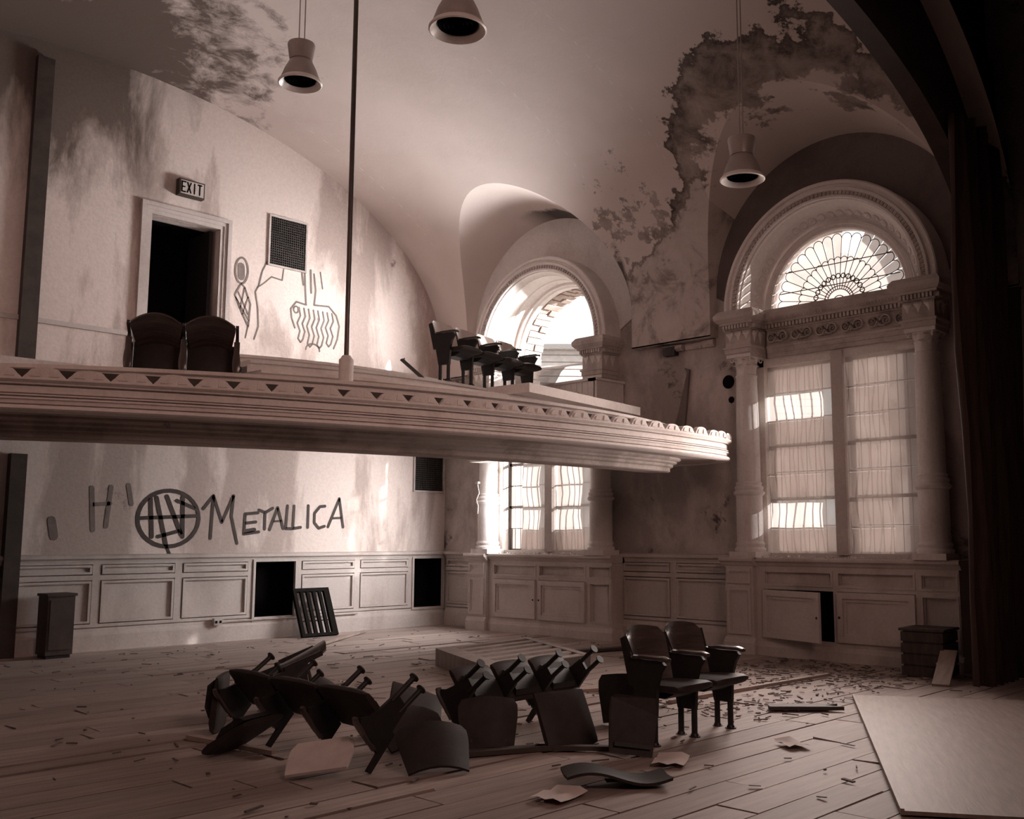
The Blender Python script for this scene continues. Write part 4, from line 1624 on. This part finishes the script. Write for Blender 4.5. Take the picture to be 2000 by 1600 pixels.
# ------------------------------------------------------------------ theatre seats
def seat_meshes():
    d = {}
    m_ = MB()
    # cast side frame, in the yz plane, y+ to the back
    side = [(-0.08, 0.20), (0.08, 0.20), (0.10, 0.30), (0.14, 0.48), (0.15, 0.60), (0.10, 0.585), (-0.13, 0.585), (-0.16, 0.56), (-0.12, 0.50), (-0.09, 0.40)]
    m_.prism(side, lambda u, z, t_: (t_, u, z), -0.016, 0.016)
    m_.prism([(0.10, 0.40), (0.16, 0.40), (0.24, 0.72), (0.20, 0.74)], lambda u, z, t_: (t_, u, z), -0.014, 0.014)
    d['standard'] = m_.mesh('standard', M['iron'])
    m_ = MB()
    m_.tube([(0, 0, 0.0), (0, 0, 0.012)], 0.042, 12)
    m_.tube([(0, 0, 0.01), (0, 0, 0.27)], 0.022, 10)
    m_.tube([(0, 0, 0.012), (0, 0, 0.03)], [0.032, 0.024], 10)
    d['leg'] = m_.mesh('leg', M['iron'], True, 45)
    m_ = MB()
    rows = []
    for i in range(9):
        y = -0.19 + 0.31 * i / 8
        wd = 0.026 + 0.010 * math.sin(PI * min(1, i / 5))
        z = 0.60 + (0.006 if i < 7 else 0) - (0.012 if i == 0 else 0)
        rows.append([(-wd, y, z - 0.012), (-wd, y, z + 0.008), (0, y, z + 0.016), (wd, y, z + 0.008), (wd, y, z - 0.012)])
    m_.grid(rows, closed=True)
    m_.add(rows[0], [(0, 1, 2, 3, 4)]).add(rows[-1], [(0, 1, 2, 3, 4)])
    d['armrest'] = m_.mesh('armrest', M['seatwood'], True, 50)

    def backrest(mat, w=0.44):
        mm = MB()
        front, back = [], []
        for i in range(13):
            s = i / 12
            z = 0.37 + 0.43 * s
            hw = (w / 2) * (0.78 + 0.22 * min(1, s * 1.3))
            if s > 0.86:
                q = (s - 0.86) / 0.14
                hw *= (1 - 0.20 * q ** 2.5)
            rf, rb = [], []
            for k in range(13):
                u = -1 + k / 6
                y = 0.13 + 0.12 * s + 0.03 * s * s - 0.055 * u * u
                zz = z - (0.02 * u * u if s > 0.9 else 0)
                rf.append((u * hw, y, zz))
                rb.append((u * hw, y + 0.016, zz))
            front.append(rf)
            back.append(rb)
        mm.grid(front).grid(back, True)
        n = 13
        for i in range(12):
            mm.add([front[i][0], front[i + 1][0], back[i + 1][0], back[i][0]], [(0, 1, 2, 3)])
            mm.add([front[i][-1], front[i + 1][-1], back[i + 1][-1], back[i][-1]], [(0, 1, 2, 3)])
            mm.add([front[0][i], front[0][i + 1], back[0][i + 1], back[0][i]], [(0, 1, 2, 3)])
            mm.add([front[-1][i], front[-1][i + 1], back[-1][i + 1], back[-1][i]], [(0, 1, 2, 3)])
        return mm.mesh('backrest', mat, True, 50)
    d['backrest'] = backrest(M['seatwood'])
    d['backrest_pale'] = backrest(M['palewood'])
    d['backrest_sunlit'] = backrest(M['paper'])  # pale copy of the backrest, sunlight put into its colour

    def seat(mat):
        mm = MB()
        rows = []
        prof = [(-0.26, 0.375), (-0.275, 0.40), (-0.27, 0.425), (-0.24, 0.438), (-0.05, 0.432), (0.10, 0.42), (0.15, 0.405), (0.15, 0.37), (0.0, 0.355), (-0.2, 0.355)]
        for k in range(9):
            u = -1 + k / 4
            sh = 1 - 0.10 * abs(u) ** 3
            rows.append([(u * 0.205, y * sh if y < 0 else y, 0.395 + (z - 0.395) * (1 - 0.45 * abs(u) ** 4)) for y, z in prof])
        mm.grid(rows, closed=True)
        for r in (rows[0], rows[-1]):
            mm.add(r, [tuple(range(len(prof)))])
        return mm.mesh('seat', mat, True, 50)
    d['seat'] = seat(M['vinyl'])
    m_ = MB()
    m_.prism([(-0.16, 0.355), (0.12, 0.355), (0.08, 0.315), (-0.08, 0.315)], lambda u, z, t_: (t_, u, z), -0.14, 0.14)
    d['seat_pan'] = m_.mesh('seat_pan', M['iron'])
    return d


SM = seat_meshes()


def seat_row(label, n, loc, rot=(0, 0, 0), spacing=0.46, back='backrest', sc=0.97, tilt_up=(), no_back=(), no_seat=(), group=None, legs=True, name='theatre_seats', fix=True, z=0.0):
    t_ = thing(name, label, 'theatre seats', loc, rot, group, (sc, sc, sc))
    for k in range(n + 1):
        x = k * spacing
        st = link('standard', SM['standard'], t_, (x, 0, 0))
        if legs:
            for y in (-0.06, 0.06):
                link('leg', SM['leg'], t_, (x, y, 0.0))
        else:
            link('leg', SM['leg'], t_, (x, 0, 0.0))
        link('armrest', SM['armrest'], t_, (x, 0, 0))
    for k in range(n):
        x = (k + 0.5) * spacing
        if k not in no_back:
            link('backrest', SM[back], t_, (x, 0, 0), None, ((spacing - 0.03) / 0.44, 1, 1))
        if k in no_seat:
            continue
        s = link('seat', SM['seat'], t_, (x, 0, 0), None, ((spacing - 0.05) / 0.41, 1, 1))
        p = link('seat_pan', SM['seat_pan'], s)
        if k in tilt_up:
            s.location = (x, 0.48, 0.33)
            s.rotation_euler = (math.radians(-75), 0, 0)
    if fix:
        settle(t_, z)
    return t_


# upright pair on the floor
seat_row('pair of upright theatre seats with glossy curved wooden backs', 2, (5.55, 4.42, 0), spacing=0.465)
# toppled rows
seat_row('toppled row of dark seats, feet in the air before the slatted frame', 3, (4.80, 5.25, 0), (math.radians(-128), 0, math.radians(2)), spacing=0.51, sc=0.8, no_back=(0, 1, 2))
seat_row('overturned row of dark seats with upturned feet, in the heap left of the floor', 3, (4.12, 5.12, 0), (math.radians(-126), 0, math.radians(90)), spacing=0.70, sc=0.8, no_back=(0, 1, 2))
seat_row('single dark seat unit tipped on its face at the far left end of the heap', 1, (4.15, 7.35, 0), (math.radians(82), 0, math.radians(65)), spacing=0.5, sc=0.9)
# balcony
seat_row('row of dark seats with backs coloured as sunlit on the balcony beside the open window', 4, (7.55, 9.0, 3.225), (0, 0, math.radians(13)), spacing=0.47, back='backrest_sunlit', z=3.222)
seat_row('dark pair of seats tipped forward on the balcony in front of the doorway', 2, (4.05, 9.30, 2.755), (math.radians(80), 0, math.radians(-30)), spacing=0.47, z=2.757)


def loose_back(label, loc, rot, mat='vinyl', w_=0.2, h=0.36, name='seat_back'):
    t_ = thing(name, label, 'seat back', loc, rot)
    m2 = MB()
    rows_ = []
    for i in range(9):
        s_ = i / 8
        hw = w_ * (0.82 + 0.18 * min(1, s_ * 1.5)) * (1 if s_ < 0.9 else 0.88)
        rows_.append([(hw * (-1 + k / 3), 0.05 * (-1 + k / 3) ** 2, h * s_) for k in range(7)] + [(hw * (1 - k / 3), 0.05 * (1 - k / 3) ** 2 + 0.016, h * s_) for k in range(7)])
    m2.grid(rows_, closed=True)
    for r_ in (rows_[0], rows_[-1]):
        m2.add([r_[k] for k in range(14)], [(k, k + 1, 12 - k, 13 - k) for k in range(6)])
    obj('back_board', m2, mat, t_, smooth=True, angle=50)
    obj('hinge_strip', MB().box(-0.12, 0.02, 0.04, 0.12, 0.035, 0.07), 'iron', t_)
    settle(t_, 0.008)
    return t_




def loose_seat(label, loc, rot):
    t_ = thing('seat_cushion', label, 'seat cushion', loc, rot, None, (0.95, 0.95, 0.95))
    link('cushion', SM['seat'], t_, (0, 0, -0.37))
    link('seat_pan', SM['seat_pan'], t_, (0, 0, -0.37))
    settle(t_, 0.006)


loose_seat('dark padded seat lying bottom up inside the left heap', (3.52, 6.12, 0), (math.radians(150), 0, math.radians(20)))
loose_seat('dark padded seat standing on edge at the far left of the heap', (3.78, 7.0, 0), (math.radians(95), 0, math.radians(50)))
loose_seat('dark padded seat tilted at the right end of the left heap', (4.8, 6.0, 0), (math.radians(35), math.radians(20), math.radians(-30)))
loose_seat('dark padded seat lying under the toppled row before the slatted frame', (5.15, 4.85, 0), (math.radians(60), 0, math.radians(-15)))
loose_back('dark seat back standing on edge under the right end of the toppled row', (6.0, 5.0, 0), (math.radians(-20), 0, math.radians(-50)))
loose_back('dark seat back leaning before the left end of the toppled row', (4.62, 5.0, 0), (math.radians(-35), 0, math.radians(-40)))
loose_back('dark seat back lying flat at the right end of the left heap', (4.35, 5.35, 0), (math.radians(-66), 0, math.radians(-20)), w_=0.24, h=0.44)
loose_back('dark seat back leaning on the near side of the left heap', (4.0, 4.75, 0), (math.radians(-60), 0, math.radians(-30)), w_=0.22, h=0.40)
loose_back('dark seat back leaning at the far side of the left heap', (5.0, 7.0, 0), (math.radians(-60), 0, math.radians(30)), w_=0.22, h=0.40)

t = thing('lath', 'short dark lath leaning on the balcony step left of the seat row', 'lath', (7.35, 9.12, 3.25))
obj('lath_body', MB().bar((0, 0, 0.0), (-0.32, 0.02, 0.2), 0.05, 0.02), 'darkwood', t)
obj('lath_nail', MB().tube([(-0.3, 0.0, 0.19), (-0.31, -0.02, 0.21)], 0.006, 6), 'iron', t)
settle(t, 3.222)

# detached seat back leaning against the upright pair
t = thing('detached_seat_back', 'flat dark seat back leaning on the end of the upright pair', 'seat back', (5.14, 4.22, 0), (math.radians(-14), math.radians(8), math.radians(-38)), None, (0.86, 0.86, 0.86))
m_ = MB()
poly = [(-0.17, 0.0), (0.16, 0.0), (0.185, 0.30), (0.18, 0.40), (0.15, 0.425), (-0.15, 0.425), (-0.18, 0.40), (-0.19, 0.3)]
m_.prism(poly, lambda u, z, d: (u, d + 0.05 * (u / 0.18) ** 2, z), 0, 0.02)
obj('back_board', m_, 'vinyl', t)
obj('hinge_strip', MB().box(-0.14, 0.02, 0.05, 0.14, 0.035, 0.08), 'iron', t)
settle(t)

# slatted frame lying on the floor
t = thing('slatted_frame', 'dusty slatted wooden frame lying flat behind the toppled seats', 'slatted frame', (0, 0, 0))
A, B, Cc, D = Vector((6.62, 7.15, 0.19)), Vector((8.12, 7.25, 0.19)), Vector((9.0, 9.05, 0.19)), Vector((7.36, 8.85, 0.19))


def qd(u, v, z):
    p = A.lerp(B, u).lerp(D.lerp(Cc, u), v)
    return (p.x, p.y, p.z + z)


def qbox(mb, u0, u1, v0, v1, z0, z1):
    vs_ = [qd(u0, v0, z0), qd(u1, v0, z0), qd(u1, v1, z0), qd(u0, v1, z0), qd(u0, v0, z1), qd(u1, v0, z1), qd(u1, v1, z1), qd(u0, v1, z1)]
    mb.add(vs_, [(0, 3, 2, 1), (4, 5, 6, 7), (0, 1, 5, 4), (1, 2, 6, 5), (2, 3, 7, 6), (3, 0, 4, 7)])


for (u0, u1) in ((0.0, 0.16), (0.93, 1.0)):
    obj('side_board', MB(), 'cratewood', t) if False else None
    mb = MB()
    qbox(mb, u0, u1, 0.0, 1.0, -0.19, 0.0)
    obj('side_board', mb, 'cratewood', t)
for k in range(7):
    v = k / 6 * 0.93
    mb = MB()
    qbox(mb, 0.16, 0.93, v, v + 0.07, -0.06, -0.004)
    obj('slat', mb, 'cratewood', t)
mb = MB()
qbox(mb, 0.165, 0.925, 0.01, 0.99, -0.188, -0.16)
obj('bottom_board', mb, 'darkwood', t)
mb = MB()
qbox(mb, 0.0, 1.0, -0.02, 0.0, -0.17, -0.01)
obj('end_board', mb, 'darkwood', t)


# ------------------------------------------------------------------ pendant lamps
def pendant(label, loc, ztop, s=1.0):
    t_ = thing('pendant_lamp', label, 'pendant lamp', loc, (0, 0, 0), None)
    obj('upper_cup', MB().lathe([(0.02, 0.44 * s), (0.135 * s, 0.43 * s), (0.14 * s, 0.41 * s), (0.115 * s, 0.25 * s), (0.09 * s, 0.25 * s)], n=28), 'lampmetal', t_, smooth=True, angle=40)
    obj('shade', MB().lathe([(0.085 * s, 0.27 * s), (0.115 * s, 0.24 * s), (0.16 * s, 0.15 * s), (0.195 * s, 0.05 * s), (0.198 * s, 0.03 * s), (0.185 * s, 0.04 * s), (0.15 * s, 0.14 * s), (0.1 * s, 0.23 * s)], n=32, caps=False), 'lampmetal', t_, smooth=True, angle=40)
    obj('rim_ring', MB().lathe([(0.198 * s, 0.04 * s), (0.222 * s, 0.012 * s), (0.222 * s, 0.0), (0.21 * s, -0.008 * s), (0.165 * s, 0.035 * s), (0.16 * s, 0.05 * s), (0.19 * s, 0.045 * s), (0.198 * s, 0.04 * s)], n=36, caps=False), 'lamprim', t_, smooth=True, angle=40)
    m_ = MB()
    for r in (0.15, 0.115, 0.08, 0.045):
        m_.lathe([(r * s, 0.03 * s), (r * s, 0.07 * s), ((r - 0.006) * s, 0.07 * s), ((r - 0.006) * s, 0.03 * s)], n=28, caps=False)
    m_.lathe([(0.16 * s, 0.075 * s), (0.16 * s, 0.08 * s)], n=28)
    obj('louvre', m_, 'void', t_, smooth=True, angle=40)
    m_ = MB()
    for q in (-0.03, 0.03):
        m_.tube([(q, 0, 0.43 * s), (q, 0, ztop - loc[2])], 0.006, 6)
    obj('stems', m_, 'lampmetal', t_, smooth=True)
    obj('ceiling_cap', MB().lathe([(0.06, ztop - loc[2] - 0.05), (0.08, ztop - loc[2] - 0.01), (0.08, ztop - loc[2] + 0.05)], n=16), 'lampmetal', t_)
    return t_


def zv(x):
    u = (x - XC) / VA
    return VZ + VR * math.sqrt(max(0, 1 - u * u))


pendant('pale pendant lamp hanging before the near window arch', (8.24, 5.30, 4.92), zv(8.24))
pendant('dim pendant lamp hanging left of the tall pole', (5.05, 8.25, 5.78), zv(5.05), 0.95)
pendant('pendant lamp above the middle of the hall, cut by the top of the photo', (4.72, 5.53, 5.22), zv(4.72))

# ------------------------------------------------------------------ stage curtain and things at the right
rows = []
for i in range(91):
    u = i / 90
    x = 9.62 + 1.36 * u
    y = 3.72 + 0.07 * math.sin(u * 52) + 0.03 * math.sin(u * 23 + 1)
    rows.append([(x + 0.03 * math.sin(z * 1.3 + u * 9), y + 0.02 * math.sin(z * 2 + u * 30), z) for z in (0.03, 0.8, 1.6, 2.4, 3.2, 4.0, 4.8, 5.6)])
m_ = MB().grid(rows)
obj('stage_curtain', m_, 'curtain', None, smooth=True, angle=80, label='dark brown stage curtain hanging at the right edge', category='curtain')
t = thing('dark_crate', 'dark wooden crate standing before the right end of the near cabinet', 'crate', (10.12, 4.30, 0), (0, 0, math.radians(4)))
obj('body', MB().box(0, 0, 0.0, 0.42, 0.40, 0.46), 'darkwood', t)
for k in range(4):
    obj('slat', MB().box(-0.015, -0.015, 0.01 + k * 0.115, 0.435, 0.0, 0.105 + k * 0.115), 'darkwood', t)
    obj('slat', MB().box(-0.017, 0.0, 0.01 + k * 0.115, 0.0, 0.415, 0.105 + k * 0.115), 'darkwood', t)
obj('lid', MB().box(-0.03, -0.03, 0.46, 0.45, 0.43, 0.485), 'darkwood', t)

t = thing('leaning_plank', 'short pale plank propped against the dark crate', 'plank', (9.62, 4.12, 0))
mb = MB().bar((0, 0, 0.03), (0.52, 0.12, 0.30), 0.16, 0.025)
obj('plank_body', mb, 'palewood', t)
obj('batten', MB().bar((0.35, -0.0, 0.19), (0.32, 0.17, 0.19), 0.04, 0.02), 'palewood', t)
settle(t)

# hardboard sheet on the floor at right
t = thing('hardboard_sheet', 'large pale hardboard sheet lying on the boards at lower right', 'hardboard sheet', (8.39, 4.37, 0.012), (0, 0, math.atan2(-1.96, -3.29)))
obj('sheet', MB().box(0, 0, 0, 3.9, 1.7, 0.02), 'palewood', t)
obj('edge_strip', MB().box(0, -0.02, 0, 3.9, 0.0, 0.03), 'palewood', t)


# ------------------------------------------------------------------ debris on the floor
def board(label, p, q, w_, h, mat, name='broken_board', cat='board'):
    p, q = Vector((*p, 0)), Vector((*q, 0))
    m_ = MB()
    d = (q - p)
    L = d.length
    rg_ = random.Random(int(p.x * 100 + q.y * 77))
    a = -w_ / 2
    pts = [(0, -w_ / 2), (L, -w_ / 2 + rg_.uniform(0, w_ * 0.4)), (L - rg_.uniform(0, w_), 0), (L - 0.02, w_ / 2), (0.02, w_ / 2), (-rg_.uniform(0, 0.04), 0)]
    m_.prism(pts, lambda u, v, z: (u, v, z), 0.0, h)
    o = obj(name, m_, mat, None, label=label, category=cat)
    o.location = (p.x, p.y, 0.012)
    o.rotation_euler = (0, 0, math.atan2(d.y, d.x))
    return o


board('long thin stick lying on the floor near the slatted panel', (7.75, 11.6), (9.2, 12.7), 0.045, 0.03, 'palewood', 'stick', 'stick')
board('long thin batten on the floor behind the upright pair', (7.0, 5.35), (9.5, 5.2), 0.05, 0.03, 'palewood', 'batten', 'batten')
board('dark splintered board on the floor right of the upright pair', (7.35, 4.6), (7.75, 4.15), 0.16, 0.03, 'darkwood')
board('dark board at the foot of the far cabinet', (9.0, 8.6), (10.3, 8.3), 0.14, 0.03, 'darkwood')
board('pale stick lying left of the overturned heap', (3.5, 6.85), (3.62, 5.95), 0.05, 0.03, 'palewood', 'stick', 'stick')
board('dark lath lying under the middle toppled row', (4.25, 5.15), (5.0, 4.75), 0.12, 0.03, 'darkwood', 'lath', 'lath')
board('dark lath beside the detached seat back', (4.9, 4.85), (5.3, 4.35), 0.07, 0.03, 'darkwood', 'lath', 'lath')
board('pale board lying behind the left upright seat', (6.5, 6.6), (8.1, 5.9), 0.16, 0.025, 'palewood')


def paper(label, c, s, rot):
    rows = []
    for i in range(5):
        rows.append([((i / 4 - 0.5) * s[0], (k / 4 - 0.5) * s[1], 0.004 + 0.02 * (abs(i - 2) / 2) ** 2 * (0.4 + 0.6 * (k % 2)) + 0.008 * ((i * k) % 3)) for k in range(5)])
    m_ = MB().grid(rows)
    o = obj('paper_sheet', m_, 'paper', None, smooth=True, label=label, category='paper')
    o.location = (c[0], c[1], 0.012)
    o.rotation_euler = (0, 0, rot)


paper('pale paper sheet on the floor below the upright pair', (5.22, 3.98), (0.30, 0.2), 0.5)
paper('pale paper sheet at the bottom edge, left of the bent seat board', (4.12, 3.9), (0.28, 0.2), 0.2)
paper('crumpled paper on the floor right of the upright pair, before the hardboard', (6.2, 3.7), (0.24, 0.16), 1.0)
paper('white scrap of paper lying under the middle toppled row', (5.75, 5.35), (0.26, 0.16), 0.1)
paper('tiny white scrap on the boards left of the slatted frame', (5.85, 8.4), (0.1, 0.08), 0.3)

# bent seat board in front
t = thing('bent_seat_board', 'dark bent plywood seat board lying in the foreground', 'seat board', (4.55, 3.86, 0.0), (0, 0, math.radians(-38)))
rows, rows2 = [], []
for i in range(17):
    u = i / 16
    x = -0.30 + 0.6 * u
    z = 0.05 + 0.035 * math.sin(u * 2 * PI * 0.9 + 0.4)
    rows.append([(x, -0.13 + 0.26 * k / 4, z + 0.01 * (k - 2) ** 2 / 4) for k in range(5)])
    rows2.append([(p[0], p[1], p[2] + 0.016) for p in rows[-1]])
loop = [[rows[i][0], rows[i][2], rows[i][4], rows2[i][4], rows2[i][2], rows2[i][0]] for i in range(17)]
m_ = MB().grid(loop, closed=True)
m_.add(loop[0], [tuple(range(6))]).add(loop[-1], [tuple(range(6))])
obj('board_body', m_, 'vinyl', t, smooth=True, angle=50)
obj('hinge_plate', MB().box(-0.06, -0.03, 0.03, 0.06, 0.03, 0.04), 'iron', t)
settle(t, 0.01)

# pale seat back thrown on the near side of the heap
t = thing('pale_seat_back', 'pale worn seat back thrown on the near side of the left heap', 'seat back', (3.42, 5.18, 0.05), (math.radians(-66), math.radians(-8), math.radians(-46)), None, (0.82, 0.82, 0.82))
m_ = MB()
poly = [(-0.2, 0.0), (0.2, 0.0), (0.22, 0.12), (0.21, 0.2), (0.17, 0.235), (-0.17, 0.235), (-0.21, 0.2), (-0.22, 0.12)]
m_.prism(poly, lambda u, z, d: (u * 1.1, d + 0.04 * (u / 0.2) ** 2, z * 1.5), 0, 0.02)
obj('back_board', m_, 'paper', t)
obj('frame_strip', MB().box(-0.17, 0.06, 0.03, 0.17, 0.075, 0.06), 'iron', t)
settle(t, 0.02)

# splinters and plaster crumbs: nobody could count them
mb = MB()
rg = random.Random(5)
for k in range(1100):
    x, y = rg.uniform(2.2, 10.4), rg.uniform(2.6, 12.6)
    if rg.random() < 0.62:
        x, y = rg.uniform(6.8, 10.6), rg.uniform(4.3, 6.4)
    if y > 12.5 or x > 10.55:
        continue
    L, wd, h = 0.015 + 0.12 * rg.random() ** 2.2, rg.uniform(0.006, 0.022), rg.uniform(0.003, 0.01)
    m4 = Matrix.Translation((x, y, 0.012 + h / 2)) @ Euler((rg.gauss(0, 0.08), rg.gauss(0, 0.06), rg.uniform(0, PI)), 'XYZ').to_matrix().to_4x4()
    mb.obox(m4, L, wd, h)
obj('splinter_debris', mb, 'splinter', None, kind='stuff', label='dark wood splinters and crumbs scattered over the floor boards')
mb = MB()
for k in range(160):
    c = rg.choice((C1, C2))
    x, y = rg.uniform(10.70, 11.0), rg.uniform(c - 0.85, c + 0.95)
    s = rg.uniform(0.006, 0.022)
    m4 = Matrix.Translation((x, y, 1.167 + s / 3)) @ Euler((rg.uniform(0, 3), rg.uniform(0, 3), rg.uniform(0, PI)), 'XYZ').to_matrix().to_4x4()
    mb.obox(m4, s * 1.6, s, s * 0.7)
obj('plaster_debris', mb, 'white', None, kind='stuff', label='fallen plaster crumbs on the window ledges')

# loose cable on the far left column
t = thing('cable', 'thin pale cable looped over the ring of the far left column', 'cable', (10.62, C2 + 1.18, 2.2))
obj('wire', MB().tube([(0, 0.03, 0.06), (-0.02, 0.0, 0.0), (-0.02, -0.03, -0.1), (-0.03, 0.02, -0.2), (-0.02, -0.01, -0.3), (-0.02, 0.0, -0.42)], 0.006, 6), 'paper', t, smooth=True)
obj('wire_end', MB().box(-0.02, 0.0, 0.05, 0.02, 0.07, 0.08), 'paper', t)

# ------------------------------------------------------------------ houses outside, seen through the open arch
t = thing('neighbour_house', 'gabled house roof seen through the open arch', 'house', (24.0, 21.0, -3.0), (0, 0, math.radians(-44)))
obj('house_wall', MB().box(-6, -4, 0, 6, 4, 9.7), 'siding', t)
m_ = MB()
m_.prism([(-4.4, 9.6), (4.4, 9.6), (0, 10.6)], lambda u, z, d: (d, u, z), -6.3, 6.3)
obj('roof', m_, 'roof', t)
m_ = MB()
m_.prism([(-1.3, 9.7), (1.3, 9.7), (0, 11.0)], lambda u, z, d: (u + 1.2, d, z), -4.6, 0.5)
g = obj('gable', m_, 'siding', t)
m_ = MB()
for s in (-1, 1):
    m_.prism([(0, 11.0), (0, 11.12), (s * 1.5, 9.62), (s * 1.5, 9.5)], lambda u, z, d: (u + 1.2, d, z), -4.75, 0.5)
obj('gable_roof', m_, 'roof', g)
for k in range(9):
    obj('siding_board', MB().box(-6.02, -4.05, 7.9 + k * 0.2, 6.02, -4.0, 8.07 + k * 0.2), 'siding', t)
